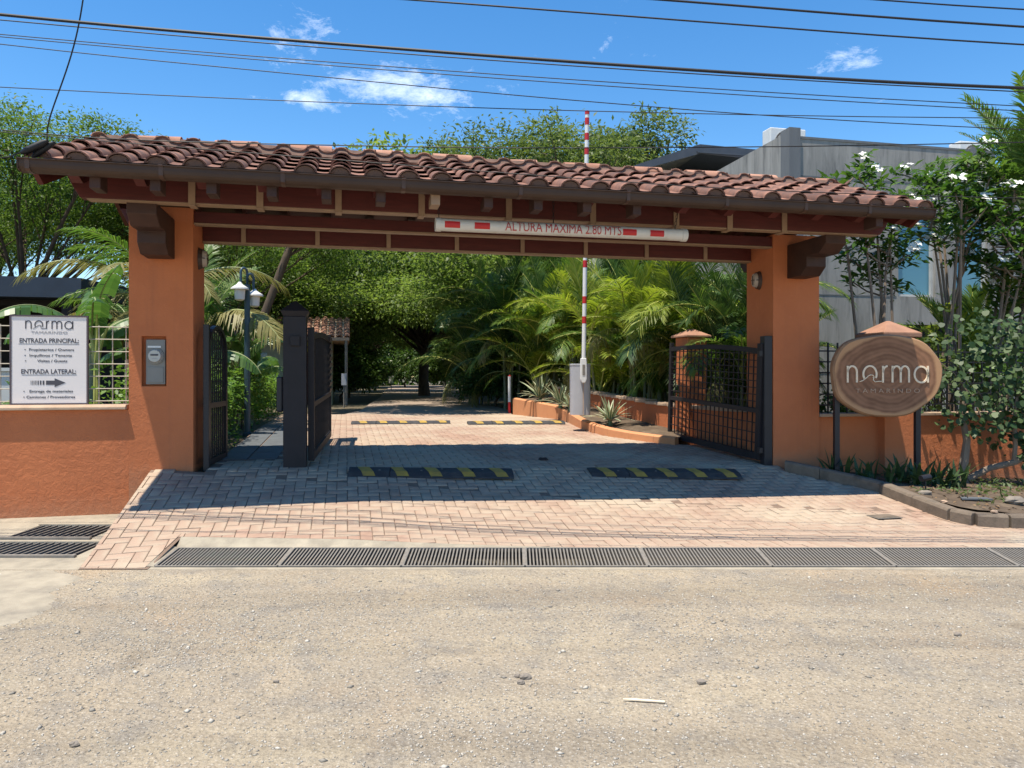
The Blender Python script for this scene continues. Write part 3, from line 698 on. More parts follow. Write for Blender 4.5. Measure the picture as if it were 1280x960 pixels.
# inner dirt road
mb = MB()
cl_pts = [(17.55, -3.95, 0.0), (20, -4.0, -.1), (25, -4.7, -.95), (32, -5.6, -1.9), (42, -7.2, -3.6), (56, -9.2, -5.0), (75, -12, -7)]
for a, b in zip(cl_pts, cl_pts[1:]):
    mb.quad((a[1], a[0], .648), (a[2], a[0], .648), (b[2], b[0], .648), (b[1], b[0], .648))
tag(mb.build('inner_road', M['inner_road'], fix=False), kind='structure')

# garden bed behind the kerb on the right
def bedz(X, Y): return 0.30 - 0.065 * (X - 4.0) - .05 * max(0, 8.6 - Y) + .02 * math.sin(X * 5) * math.sin(Y * 4)
kerb_pts = [Vector((x, y, 0)) for x, y in ((3.44, 9.46), (3.80, 9.25), (4.12, 9.02), (4.33, 8.78), (4.42, 8.2), (4.47, 7.62), (4.58, 7.43), (4.85, 7.36), (5.6, 7.35), (6.6, 7.36), (9.5, 7.38))]
mb = MB(); n = 14; rows = []
left = [(9.9, 3.52)] + [(p.y, p.x + .05) for p in kerb_pts[:7]]
ylist = sorted({9.5, 9.25, 9.02, 8.78, 8.5, 8.1, 7.8, 7.6, 7.47})
def bx0(y): return lerp_table(sorted([(9.6, 3.5), (9.25, 3.85), (9.02, 4.17), (8.78, 4.38), (8.2, 4.47), (7.62, 4.52), (7.43, 4.65)]), y)
grid = []
for y in ylist + [9.9, 10.4, 11.3, 12.2]:
    a = bx0(y) if y < 9.6 else max(3.5, (y - 9.0) / .2217 if y > 9.9 else 3.5); row = []
    for i in range(n + 1):
        x = a + (10.5 - a) * (i / n) ** 1.3
        yy = min(y, 8.87 + x * .2217 + .03); row.append((x, yy, max(bedz(x, yy), .02)))
    grid.append(row)
m = n + 1
mb.add([p for r_ in grid for p in r_], [(j * m + i, j * m + i + 1, (j + 1) * m + i + 1, (j + 1) * m + i) for j in range(len(grid) - 1) for i in range(n)])
tag(mb.build('garden_bed', M['soil'], sm=True, fix=False), kind='structure')
kr = empty('kerb', (0, 0, 0), 0, 'weathered concrete kerb curving round the garden bed beside the wooden sign', 'kerb')
prof = [(-.07, -.25), (-.065, .10), (-.045, .125), (.05, .125), (.07, .10), (.07, -.25)]
for a, b in zip(kerb_pts, kerb_pts[1:]):
    segs = max(1, round((b - a).length / .85))
    for s_ in range(segs):
        p = a.lerp(b, s_ / segs); q = a.lerp(b, (s_ + 1) / segs); d = (q - p).normalized(); nn = Vector((-d.y, d.x, 0)); q = q - d * .008
        zp, zq = D(min(p.x, 4.6), p.y) + .005, D(min(q.x, 4.6), q.y) + .005; k6 = len(prof)
        mbk = MB(); mbk.add([(p + nn * c).to_tuple()[:2] + (zp + h,) for c, h in prof] + [(q + nn * c).to_tuple()[:2] + (zq + h,) for c, h in prof],
            [tuple(range(k6)), tuple(reversed(range(k6, 2 * k6)))] + [(i, i + k6, (i + 1) % k6 + k6, (i + 1) % k6) for i in range(k6)])
        mbk.build('kerb_stone', M['kerb'], kr, bevel=.008)
# ================================================================== ENTRANCE PORTAL
can = empty('entrance_portal', G0, YAW, 'orange two-pillared entrance portal with a red clay tile roof', 'gateway')
def pillar(s0, s1, hole=None):
    mb = MB(); d0, d1, z0, z1 = 0, .65, 0.0, 3.36
    if not hole: mb.box(s0, s1, d0, d1, z0, z1)
    else:
        a, b, c, d = hole; dep = .07
        O = [(s0, 0, z0), (s1, 0, z0), (s1, 0, z1), (s0, 0, z1)]; I = [(a, 0, c), (b, 0, c), (b, 0, d), (a, 0, d)]; J = [(x, dep, z) for x, _, z in I]
        B = [(x, d1, z) for x, _, z in O]
        mb.add(O + I + J + B, [(0, 1, 5, 4), (1, 2, 6, 5), (2, 3, 7, 6), (3, 0, 4, 7), (4, 5, 9, 8), (5, 6, 10, 9), (6, 7, 11, 10), (7, 4, 8, 11), (8, 9, 10, 11),
                               (0, 12, 13, 1), (1, 13, 14, 2), (2, 14, 15, 3), (3, 15, 12, 0), (12, 15, 14, 13)])
    return mb.build('pillar', M['stucco_fine'], can, bevel=.0015)
SL0, SL1, SR0, SR1 = -4.16, -3.52, 3.42, 4.08
pillar(SL0, SL1, (-4.035, -3.79, 1.44, 1.975)); pillar(SR0, SR1)
# stepped corbels under the long beams, front and back of each pillar
def corbel(sc, front):
    w = .135; sg = -1 if front else 1; v0 = 0.004 if not front else -.004
    base = 0 if front else .65
    def vv(d): return base + sg * d
    pts = [(vv(.003), 2.80), (vv(.30), 2.80), (vv(.42), 2.90), (vv(.42), 3.02), (vv(.66), 3.02), (vv(.80), 3.12), (vv(.80), 3.225), (vv(.003), 3.225)]
    if not front: pts = [(vv(.003), 2.80), (vv(.20), 2.80), (vv(.28), 2.90), (vv(.28), 3.02), (vv(.42), 3.02), (vv(.52), 3.12), (vv(.52), 3.225), (vv(.003), 3.225)]
    if front: pts = pts[::-1]
    MB().prism(pts, sc - w, sc + w, 'x').build('corbel', M['darkwood'], can, bevel=.006)
for sc in ((SL0 + SL1) / 2, (SR0 + SR1) / 2): corbel(sc, True); corbel(sc, False)
# long beams
RS0, RS1 = -4.60, 4.44
for v0, v1, zb in ((-.87, -.74, 3.232), (1.02, 1.15, 3.232)):
    pts = [(-4.42, zb + .10), (-4.36, zb), (4.30, zb), (4.38, zb + .10), (4.46, zb + .30), (-4.52, zb + .30)]
    MB().prism(pts, v0, v1, 'y').build('beam', M['maroon'], can, bevel=.005)
    MB().box(-4.30, 4.26, v0 + .004, v1 - .004, zb - .014, zb - .002).build('soffit_bounce_strip', M['strap'], can)  # tan strip paints the bounce light on the beam's underside
for v0, v1 in ((.02, .12), (.53, .63)):
    MB().box(SL1 + .003, SR0 - .003, v0, v1, 3.10 if v0 > .3 else 3.21, 3.34 if v0 > .3 else 3.33).build('tie_beam', M['maroon'], can, bevel=.004)
    MB().box(SL1 + .003, SR0 - .003, v0 - .004, v1 + .004, 3.078 if v0 > .3 else 3.188, 3.098 if v0 > .3 else 3.206).build('soffit_bounce_strip', M['strap'], can)  # bounce light painted the same way under the tie beams
for s_ in [SL1 + .45 + i * .83 for i in range(8)]:
    MB().box(s_ - .025, s_ + .025, .508, .527, 3.09, 3.345).build('strap', M['strap'], can)
# metal straps hanging round the front beam
for px in (240, 325, 423, 527, 636, 741, 845, 912, 980):
    Z = 7.98 * 4240 / (4880 - px); X = (px - 640) / F * Z; s_ = X * CU + (Z - 8.87) * SU
    mb = MB(); mb.box(s_ - .032, s_ + .032, -.884, -.874, 3.21, 3.50); mb.box(s_ - .032, s_ + .032, -.884, -.728, 3.200, 3.214)
    o = mb.build('strap', M['strap'], can)
    for dz_ in (.26, .23): MB().tube([(s_ - .012, -.884, 3.21 + dz_), (s_ - .012, -.892, 3.21 + dz_)], .007, 6).build('bolt', M['iron'], o)
# roof deck, rafters, barge boards
VR, ZR, VE, ZE = .325, 4.06, -1.43, 3.40
pitch = math.atan2(ZR - ZE, VR - VE); SLOPE = math.hypot(ZR - ZE, VR - VE)
VB = 1.62; ZB = ZR - (VB - VR) * math.tan(pitch)
mb = MB(); t = .03
mb.prism([(VE, ZE - t), (VR, ZR - t), (VB, ZB - t), (VB, ZB), (VR, ZR), (VE, ZE)], RS0 + .02, RS1 - .02, 'x')
mb.build('roof_deck', M['maroon'], can)
def raf(s_, name='rafter', w=.045, h=.13, m='maroon', ext=0.0):
    e = VE + .03 - ext; ze = ZE - t - .003 + (e - VE) * math.tan(pitch)
    pts = [(e, ze - .05), (e + .16, ze - h + .03), (VR, ZR - t - h), (VB - .18, ZB - t - h + .02), (VB - .03, ZB - t - .06), (VB - .03, ZB - t - .003 + .03 * math.tan(pitch)), (VR, ZR - t - .003), (e, ze)]
    MB().prism(pts, s_ - w, s_ + w, 'x').build(name, M[m], can)
for i in range(17): raf(-4.26 + i * .53)
raf(RS0 + .045, 'barge_board', .022, .16); raf(RS1 - .045, 'barge_board', .022, .16)
# gutter along the front eave
gp = [(a_, b_ * .74) for a_, b_ in [(0, .0), (.07, .0), (.105, .012), (.126, .036), (.134, .07), (.135, .118), (.15, .124), (.15, .134), (.122, .134), (.118, .03), (.09, .012), (.012, .012), (.012, .12), (0, .12)]]
gv, gz = VE - .002, ZE - .105
MB().prism([(gv - a, gz + b) for a, b in gp], RS0 - .02, RS1 + .0, 'x').build('gutter', M['gutter'], can)
for s_ in (RS0 - .02, RS1):
    MB().prism([(gv - a, gz + b * .74) for a, b in ((-.001, -.002), (.095, -.002), (.132, .018), (.152, .134), (-.001, .12))], s_ - .005, s_ + .005, 'x').build('gutter_end_cap', M['gutter'], can)
for px in (32, 200, 353, 505, 652, 787, 911, 1010, 1090):
    Z = 7.24 * 4240 / (4880 - px); X = (px - 640) / F * Z; s_ = X * CU + (Z - 8.87) * SU
    MB().prism([(gv - a, gz + b * .75) for a, b in ((-.004, -.004), (.097, -.004), (.134, .016), (.140, .118), (.155, .124), (.155, .137), (.118, .137), (.12, .03), (.09, .0), (-.004, .0))], s_ - .018, s_ + .018, 'x').build('gutter_joint', M['joint'], can)
for px in (120, 195, 265, 340, 408, 476, 544, 610, 672, 733, 795, 1097):
    Z = 7.45 * 4240 / (4880 - px); X = (px - 640) / F * Z; s_ = X * CU + (Z - 8.87) * SU
    MB().box(s_ - .045, s_ + .045, VE + .01, VE + .22, ZE - .20, ZE - .034).build('rafter_tail', M['strap' if px == 544 else 'darkwood'], can, bevel=.006)
# clay tiles
def barrel(r0, r1, L, th, down=False, n=9):
    """tapered half barrel lying along +y, wide end at y=0"""
    mb = MB(); vs = []
    for (r, y) in ((r0, 0), (r1, L)):
        for rr in (r, r - th):
            for i in range(n):
                a = math.pi * i / (n - 1); z = rr * math.sin(a) * .72; x = rr * math.cos(a)
                vs.append((x, y, -z if down else z))
    def idx(e, k, i): return (e * 2 + k) * n + i
    fs = []
    for i in range(n - 1):
        fs += [(idx(0, 0, i), idx(0, 0, i + 1), idx(1, 0, i + 1), idx(1, 0, i)), (idx(0, 1, i), idx(1, 1, i), idx(1, 1, i + 1), idx(0, 1, i + 1)),
               (idx(0, 0, i), idx(0, 1, i), idx(0, 1, i + 1), idx(0, 0, i + 1)), (idx(1, 0, i), idx(1, 0, i + 1), idx(1, 1, i + 1), idx(1, 1, i))]
    for i in (0, n - 1): fs.append((idx(0, 0, i), idx(1, 0, i), idx(1, 1, i), idx(0, 1, i)))
    return mb.add(vs, fs)
cover_b = barrel(.105, .080, .47, .016); pan_b = barrel(.080, .105, .47, .014, True)
cover_me = cover_b.mesh('roof_tile', M['tile'], sm=True); pan_me = pan_b.mesh('pan_tile', M['tile'], sm=True)
for me_ in (cover_me, pan_me):
    try: me_.set_sharp_from_angle(angle=R(50))
    except Exception: pass
plug_ = MB(); plug_.prism([(.086 * math.cos(math.pi * i / 8), .061 * math.sin(math.pi * i / 8)) for i in range(9)], -.0, .05, 'y'); plug_me = plug_.mesh('mortar_plug', M['mortar'])
NC = 28; sp_ = (RS1 - RS0 - .12) / NC; NR = 5; ex = (SLOPE + .02) / NR
def tile_pose(s_, row, lift, side=1):
    d = -0.035 + row * ex + rng.uniform(-.012, .012)
    v = VE + d * math.cos(pitch); z = ZE + d * math.sin(pitch) + lift
    return s_ + rng.uniform(-.008, .008), v, z
backV, backF, bo = [], [], 0
for c in range(NC + 1):
    for row in range(NR):
        s_ = RS0 + .09 + c * sp_
        # pans sit in the troughs, covers over the gaps between them
        if c < NC:
            x, v, z = tile_pose(s_ + sp_ / 2, row, .066)
            inst('pan_tile', pan_me, can, (x, v, z), (pitch - .05 + rng.uniform(-.012, .012), 0, rng.uniform(-.02, .02)), (1.28, 1, .42))
        x, v, z = tile_pose(s_, row, .048)
        inst('roof_tile', cover_me, can, (x, v, z), (pitch - .055 + rng.uniform(-.015, .015), rng.uniform(-.03, .03), rng.uniform(-.025, .025)))
        if row == 0: inst('mortar_plug', plug_me, can, (x, v + .02, z), (pitch, 0, 0))
        # rear slope, unseen singly
        for bmesh_, off, lf in ((pan_b, sp_ / 2, .09), (cover_b, 0, .048)):
            d = -0.035 + row * ex; V_ = np.array(bmesh_.v); a = pitch - .055
            V2 = np.stack([V_[:, 0], V_[:, 1] * math.cos(a) - V_[:, 2] * math.sin(a), V_[:, 1] * math.sin(a) + V_[:, 2] * math.cos(a)], 1)
            d = -.035 + row * .36
            if row > 3: continue
            V2[:, 0] += s_ + off; V2[:, 1] = VB - (d * math.cos(pitch) + V2[:, 1]); V2[:, 2] += ZB + d * math.sin(pitch) + lf
            backV.append(V2); backF.append(np.array(bmesh_.f)[:, ::-1] + bo); bo += len(V_)
o = bpy.data.objects.new('rear_roof_tiles', np_mesh('rear_roof_tiles', np.concatenate(backV), np.concatenate(backF), M['tile'])); COL.objects.link(o); o.parent = can; tag(o, kind='stuff')
MB().prism([(VR - .17, ZR - .02), (VR + .17, ZR - .02), (VR + .10, ZR + .10), (VR - .10, ZR + .10)], RS0 + .1, RS1 - .05, 'x').build('ridge_mortar', M['mortar'], can)
ridge_me = barrel(.118, .102, .46, .016).mesh('ridge_tile', M['ridge'], sm=True)
try: ridge_me.set_sharp_from_angle(angle=R(50))
except Exception: pass
nrg = 22
for i in range(nrg):
    x = RS0 + .06 + (RS1 - RS0 - .1) * i / nrg
    inst('ridge_tile', ridge_me, can, (x + .44, VR + rng.uniform(-.01, .01), ZR + .035 + (.03 if i % 2 else .0)), (rng.uniform(-.02, .02), 0, R(90)))
# ------------------------------------------------------------------ things on the portal
def bulkhead(sx, v, z, face, lab):
    r = empty('wall_lamp', sv(sx, v, z), YAW, lab, 'wall lamp')
    def ell(mb, a, b, x0, x1, n=16):
        vs = [(x0, a * math.cos(2 * math.pi * i / n), b * math.sin(2 * math.pi * i / n)) for i in range(n)] + [(x1, a * .8 * math.cos(2 * math.pi * i / n), b * .85 * math.sin(2 * math.pi * i / n)) for i in range(n)]
        mb.add(vs, [tuple(range(n)), tuple(reversed(range(n, 2 * n)))] + [(i, i + n, (i + 1) % n + n, (i + 1) % n) for i in range(n)])
    m1 = MB(); ell(m1, .075, .125, .001 * face, .045 * face); m1.build('housing', M['bronze'], r)
    m2 = MB(); ell(m2, .055, .098, .046 * face, .092 * face); m2.build('lens', M['frost'], r, sm=True)
    m3 = MB(); m3.tube([(.05 * face, -.06, 0), (.098 * face, -.03, 0), (.098 * face, .03, 0), (.05 * face, .06, 0)], .006, 5)
    m3.tube([(.05 * face, 0, -.105), (.10 * face, 0, -.05), (.10 * face, 0, .05), (.05 * face, 0, .105)], .006, 5); m3.build('guard', M['bronze'], r)
bulkhead(SL1, .30, 2.86, 1, 'oval bulkhead lamp on the inner face of the left pillar')
bulkhead(SR0, .33, 2.81, -1, 'oval bulkhead lamp on the inner face of the right pillar')
# electricity meter in its niche
mt_ = empty('electricity_meter', sv(-3.9125, .065, 1.44), YAW, 'grey electricity meter box with round dial in a pillar niche', 'electricity meter')
MB().box(-.085, .108, -.045, .0, .02, .50).build('box', M['meter_grey'], mt_, bevel=.006)
MB().box(-.066, .066, -.0525, -.046, .412, .432).build('nameplate', M['white'], mt_)
MB().box(-.07, .09, -.052, -.046, .04, .205).build('hatch', M['meter_grey'], mt_, bevel=.004)
mb = MB(); n = 22
def disc(mb, r, y0, y1, r1, zc, xc=.0, m=0):
    vs = [(xc + r * math.cos(2 * math.pi * i / n), y0, zc + r * math.sin(2 * math.pi * i / n)) for i in range(n)] + [(xc + r1 * math.cos(2 * math.pi * i / n), y1, zc + r1 * math.sin(2 * math.pi * i / n)) for i in range(n)]
    mb.add(vs, [tuple(range(n)), tuple(reversed(range(n, 2 * n)))] + [(i, i + n, (i + 1) % n + n, (i + 1) % n) for i in range(n)], m)
disc(mb, .088, -.046, -.062, .085, .322, .012); mb.build('ring', M['meter_grey'], mt_)
mb = MB(); disc(mb, .074, -.0625, -.105, .062, .322, .012); gl = mb.build('dial', M['glass'], mt_)
MB().box(-.026, .050, -.108, -.1055, .325, .343).build('counter', M['ink'], gl); MB().box(-.012, .036, -.108, -.1055, .292, .299).build('mark', M['ink_soft'], gl)

# height limit bar on chains
hb = empty('height_bar', sv(.35, -1.02, 3.092), YAW, 'white tube hung on chains, lettered in red with the height limit', 'height bar')
HL = 2.74 / 2; HR = .064
MB().tube([(-HL, 0, 0), (-HL + .02, 0, 0), (HL - .02, 0, 0), (HL, 0, 0)], HR, 24).build('tube', M['white_bar'], hb, sm=True)
for sg in (-1, 1): MB().tube([(sg * (HL - .05), 0, 0), (sg * (HL + .006), 0, 0)], HR + .006, 24).build('end_cap', M['white_bar'], hb, sm=True)
def red_patch(a, b):
    mb = MB(); n_ = 8; vs = []
    for x in (a, b):
        for i in range(n_ + 1): t_ = R(-34 + 60 * i / n_); vs.append((x, -(HR + .002) * math.cos(t_), (HR + .002) * math.sin(t_)))
    mb.add(vs, [(i, i + 1, n_ + 2 + i, n_ + 1 + i) for i in range(n_)]); mb.build('red_band', M['red'], hb, fix=False)
def hx(px):
    Z = 7.83 * 4240 / (4880 - px); X = (px - 640) / F * Z; return X * CU + (Z - 8.87) * SU - .35
for a, b in ((555, 574), (592, 611), (776, 793), (810, 827)): red_patch(hx(a), hx(b))
tm = text_mesh('lettering', 'ALTURA MAXIMA 2.80 MTS', .138, M['redletter'], bold=0.0, width=hx(774) - hx(630), extrude=0)
import bmesh
bm = bmesh.new(); bm.from_mesh(tm)
for k in range(-5, 6): bmesh.ops.bisect_plane(bm, geom=bm.verts[:] + bm.edges[:] + bm.faces[:], plane_co=(0, 0, k * .01), plane_no=(0, 0, 1))
for v_ in bm.verts:
    z = max(-.058, min(.058, v_.co.z)); a = z / HR; v_.co = (v_.co.x, -(HR + .0025) * math.cos(a), (HR + .0025) * math.sin(a))
bm.to_mesh(tm); bm.free()
inst('lettering', tm, hb, ((hx(630) + hx(774)) / 2, 0, 0))
def chain(x, ztop, slack, lab='chain'):
    mb = MB(); n_ = 9
    for i in range(n_):
        t0 = i / n_; z0 = HR + (ztop - HR) * t0; z1 = HR + (ztop - HR) * (t0 + 1.25 / n_); c = x + slack * (1 - t0); r_ = .011
        pts = []
        for k in range(9):
            a = 2 * math.pi * k / 8; w = r_ * math.cos(a); zz = (z0 + z1) / 2 + (z1 - z0) / 2 * math.sin(a)
            pts.append((c + (w if i % 2 else 0), (0 if i % 2 else w), zz))
        mb.tube(pts, .0032, 4, cap=False)
    mb.build(lab, M['iron_grey'], hb)
chain(-HL + .03, .40, .0); chain(HL - .06, .40, -.06); chain(-.13, .40, 0)
for sx in (-HL + .03, HL - .12, -.13): MB().box(sx - .05, sx + .05, -.03, .05, .395, .452).build('hanger_block', M['strap'], hb)
# ================================================================== WALLS, FENCES, SIGNS
wl_ = empty('boundary_wall', G0, YAW, 'orange stucco boundary wall left of the portal, with mesh fence on top', 'wall')
MB().box(-16, SL0 - .0005, .0004, .2, -.3, 1.195).build('wall_body', M['stucco'], wl_)
MB().prism([(-.05, 1.197), (.25, 1.197), (.25, 1.225), (.21, 1.25), (-.02, 1.25), (-.05, 1.225)], -16, SL0 - .02, 'x').build('coping', M['cap'], wl_, bevel=.006)
fl = empty('mesh_fence', sv(0, .09, 1.25), YAW, 'beige welded mesh fence along the top of the left wall', 'fence')
vb = MB().tube([(0, 0, -.01), (0, 0, .84)], .0062, 6).mesh('vertical_bar', M['mesh_wire'])
for i in range(42): inst('vertical_bar', vb, fl, (SL0 - .05 - i * .133, .006, 0))
for k in range(7): MB().tube([(SL0 - .003, -.006, .035 + k * .131), (SL0 - .05 - 5.6, -.006, .035 + k * .131)], .0062, 6).build('horizontal_bar', M['mesh_wire'], fl)
# white direction board
bd = empty('direction_sign', sv(-4.937, .062, 1.262), YAW + R(-1.0), 'white entrance direction board with black lettering and arrow on the mesh fence', 'sign')
BW, BH = .72, .91
MB().box(-BW / 2, BW / 2, -.008, .0, 0, BH).build('panel', M['board'], bd)
for a in ((-BW / 2 - .012, -BW / 2 + .004, 0, BH), (BW / 2 - .004, BW / 2 + .012, 0, BH)): MB().box(a[0], a[1], -.014, .01, a[2] - .0, a[3]).build('frame_bar', M['signframe'], bd)
for a in ((0 - .012, .004), (BH - .004, BH + .012)): MB().box(-BW / 2 - .012, BW / 2 + .012, -.0145, .0105, a[0], a[1]).build('frame_bar', M['signframe'], bd)
inst('logo', logo_mesh('logo', .445, .011, M['ink'], .002, .083), bd, (-.0, -.0085, .780))
def btext(body, size, z, width, m='ink', bold=0.0, x=0, sp=1.0): inst('lettering', text_mesh('lettering', body, size, M[m], bold=bold, width=width, extrude=.0008, spacing=sp), bd, (x, -.0095, z))
btext('TAMARINDO', .034, .742, .345, 'ink_soft')
btext('ENTRADA PRINCIPAL:', .066, .655, .56, bold=.0012); MB().box(-.29, .285, -.0098, -.0085, .621, .624).build('underline', M['ink'], bd)
btext('\u2022  Propietarios / Owners', .038, .562, .47, bold=.0004); btext('\u2022  Inquilinos / Tenants', .038, .502, .45, x=-.01, bold=.0004); btext('\u2022        Visitas / Guests', .038, .445, .40, x=-.03, bold=.0004)
btext('ENTRADA LATERAL:', .066, .333, .52, bold=.0012, x=-.005); MB().box(-.26, .26, -.0098, -.0085, .298, .301).build('underline', M['ink'], bd)
ar = empty('arrow', (0, -.0086, .218)); ar.parent = bd
MB().prism([(-.032, -.022), (.05, -.022), (.05, -.046), (.155, 0), (.05, .046), (.05, .022), (-.032, .022)], -.0015, 0, 'y').build('arrow_head', M['ink'], ar)
for i, (x, w) in enumerate(((-.055, .016), (-.082, .014), (-.106, .011), (-.127, .009), (-.145, .007), (-.161, .005), (-.174, .003))): MB().box(x - w / 2, x + w / 2, -.0015, 0, -.022, .022).build('arrow_bar', M['ink'], ar)
btext('\u2022   Entrega de materiales', .038, .128, .47, x=-.01, bold=.0004); btext('\u2022 Camiones / Proveedores', .038, .068, .49, bold=.0004)

wr_ = empty('boundary_wall', G0, YAW, 'low orange stucco wall right of the portal, behind the wooden oval sign', 'wall')
MB().box(SR1 + .002, 16, .03, .23, -.4, 1.015).build('wall_body', M['stucco'], wr_)
MB().box(SR1 + .01, 4.98, -.01, .27, 1.017, 1.06).build('coping', M['cap'], wr_, bevel=.008)
MB().box(5.46, 16, -.01, .27, 1.017, 1.06).build('coping', M['cap'], wr_, bevel=.008)
pr = empty('gate_pier', sv(5.22, .14, 0), YAW, 'squat orange pier with pyramid cap rising behind the oval sign', 'pier')
MB().box(-.23, .23, -.23, .23, .0, 2.06).build('shaft', M['stucco_fine'], pr, bevel=.01)
mb = MB(); mb.box(-.29, .29, -.29, .29, 2.062, 2.12); mb.frustum(0, 0, 2.1205, 2.29, .29, .29, .02, .02); mb.build('cap', M['pinkcap'], pr, bevel=.008)
fr = empty('picket_fence', sv(0, .13, 1.06), YAW, 'dark iron bar fence on the low wall right of the portal', 'fence')
pb = MB().box(-.009, .009, -.009, .009, 0, .93).mesh('picket', M['iron'])
x = SR1 + .08
while x < 9.5:
    if not 4.95 < x < 5.49: inst('picket', pb, fr, (x, 0, 0))
    x += .142
for k in range(6):
    for a, b in ((SR1 + .003, 4.985), (5.455, 9.5)): MB().box(a, b, -.024, -.010, .10 + k * .142, .118 + k * .142).build('rail', M['iron'], fr)
# oval slab sign
og = empty('slab_sign', (4.62, 9.30, 0), R(1.5), 'oval wooden slice sign with cream lettering on two dark posts', 'sign')
zc = CAMZ + (470 - 469) / F * 9.3 - .0
mb = MB(); n = 64; a_, b_ = .685, .508; rim = []
for i in range(n):
    t = 2 * math.pi * i / n; k = 1 + .018 * math.sin(3 * t + .6) + .012 * math.sin(5 * t + 2) + .008 * math.sin(9 * t); e = 2.25
    c, s_ = math.cos(t), math.sin(t)
    rim.append((a_ * k * math.copysign(abs(c) ** (2 / e), c), b_ * k * math.copysign(abs(s_) ** (2 / e), s_)))
vs = [(x * .97, -.045, z * .965) for x, z in rim] + [(x, -.025, z) for x, z in rim] + [(x * 1.01, .035, z * 1.01) for x, z in rim]
mb.add(vs, [tuple(reversed(range(n)))], 0); mb.add(vs, [(i, (i + 1) % n, (i + 1) % n + n, i + n) for i in range(n)] + [(i + n, (i + 1) % n + n, (i + 1) % n + 2 * n, i + 2 * n) for i in range(n)] + [tuple(range(2 * n, 3 * n))], 1)
mb.build('slab', [M['slice'], M['bark_edge']], og, loc=(0, 0, zc))
for sx in (-.585, .435): MB().box(sx - .032, sx + .032, .037, .097, .0, 1.50).build('post', M['iron'], og, bevel=.004)
inst('logo', logo_mesh('logo', 1.0, .022, M['letter'], .012, .205), og, (-.0, -.046, zc - .09))
inst('lettering', text_mesh('lettering', 'T A M A R I N D O', .075, M['letter_dim'], width=.80, extrude=.004), og, (.0, -.050, zc - .195))

# ================================================================== GATES
def gate_post(name, s_, v, w, h, lab):
    p = sv(s_, v); z = D(p.x, p.y)
    r = empty(name, (p.x, p.y, z), YAW, lab, 'gate post')
    MB().box(-w / 2, w / 2, -w / 2, w / 2, -.05, h - .18).build('shaft', M['iron_grey'], r, bevel=.006)
    mb = MB(); mb.frustum(0, 0, h - .1785, h - .12, w / 2 * 1.0, w / 2 * 1.0, w / 2 * 1.22, w / 2 * 1.22); mb.frustum(0, 0, h - .12, h, w / 2 * 1.22, w / 2 * 1.22, .012, .012); mb.build('cap', M['iron_grey'], r, bevel=.003)
    return r
gpst = gate_post('gate_post', -2.47, .17, .25, 1.87, 'thick charcoal steel gate post with pointed cap, left of the driveway')
MB().box(-.045, .055, -.16, -.127, 1.36, 1.47).build('sensor_box', M['iron_grey'], gpst, bevel=.004)
MB().box(-.20, -.127, -.09, .09, .62, 1.02).build('motor_box', M['iron'], gpst, bevel=.02)
def leaf_gate(hinge, end, h, lab, arch=.045, nv=20, nh=8, mid=.40, first_open=True):
    """barred leaf from hinge to end (world xy); local x runs hinge->end"""
    d = Vector((end[0] - hinge[0], end[1] - hinge[1])); L = d.length; z0 = D(*hinge); z1 = D(*end)
    r = empty('gate_leaf', (hinge[0], hinge[1], z0 + .06), math.atan2(d.y, d.x), lab, 'gate'); r.rotation_euler = (0, -math.atan2(z1 - z0, L) * .9, math.atan2(d.y, d.x))
    I = M['iron_grey']
    MB().box(0, .09, -.035, .035, 0, h).build('hinge_stile', I, r, bevel=.004); MB().box(L - .06, L, -.028, .028, 0, h + .0).build('end_stile', I, r, bevel=.004)
    MB().box(.0905, L - .0605, -.03, .03, 0, .085).build('bottom_rail', I, r); MB().box(.0905, L - .0605, -.028, .028, mid * h, mid * h + .06).build('middle_rail', I, r)
    mb = MB(); m_ = 14; top = []
    for i in range(m_ + 1): t = i / m_; top.append((.0905 + (L - .151) * t, h - .065 + arch * math.sin(math.pi * t)))
    mb.prism([(x, z - .065) for x, z in top] + [(x, z) for x, z in reversed(top)], -.028, .028, 'y'); mb.build('top_rail', I, r)
    for i in range(1, nv):
        x = .09 + (L - .15) * i / nv; zt = h - .13 + arch * math.sin(math.pi * i / nv)
        MB().box(x - .0065, x + .0065, -.0065, .0065, .086, mid * h - .001).build('bar', I, r); MB().box(x - .0065, x + .0065, -.0065, .0065, mid * h + .061, zt + .003).build('bar', I, r)
    lo = [.085 + (mid * h - .085) * k / 4 for k in (1, 2, 3)]; hi = [mid * h + .06 + (h - .13 - mid * h - .06) * k / nh for k in range(1, nh + 1)]
    for z in lo + hi: MB().box(.091, L - .061, .007, .015, z - .006, z + .006).build('cross_bar', I, r)
    return r, L
hr = sv(3.30, .10); er = P(836, 549, 12.0)
glr, GL = leaf_gate((hr.x, hr.y), (er.x, er.y), 1.50, 'open charcoal barred gate leaf in front of the right pillar')
hp = empty('gate_post', (sv(3.355, .06).x, sv(3.355, .06).y, D(3.25, 9.6)), YAW, 'slim dark steel hinge post against the right pillar', 'gate post')
MB().box(-.055, .055, -.055, .055, -.05, 1.66).build('shaft', M['iron'], hp, bevel=.005); MB().box(-.11, -.056, -.03, .03, 1.40, 1.47).build('hinge', M['iron'], hp); MB().box(-.11, -.056, -.03, .03, .16, .23).build('hinge', M['iron'], hp)
hl = sv(-2.30, .20); el = P(412, 549, 11.3)
gll, GLL = leaf_gate((hl.x, hl.y), (el.x, el.y), 1.52, 'open charcoal barred gate leaf behind the thick left gate post')
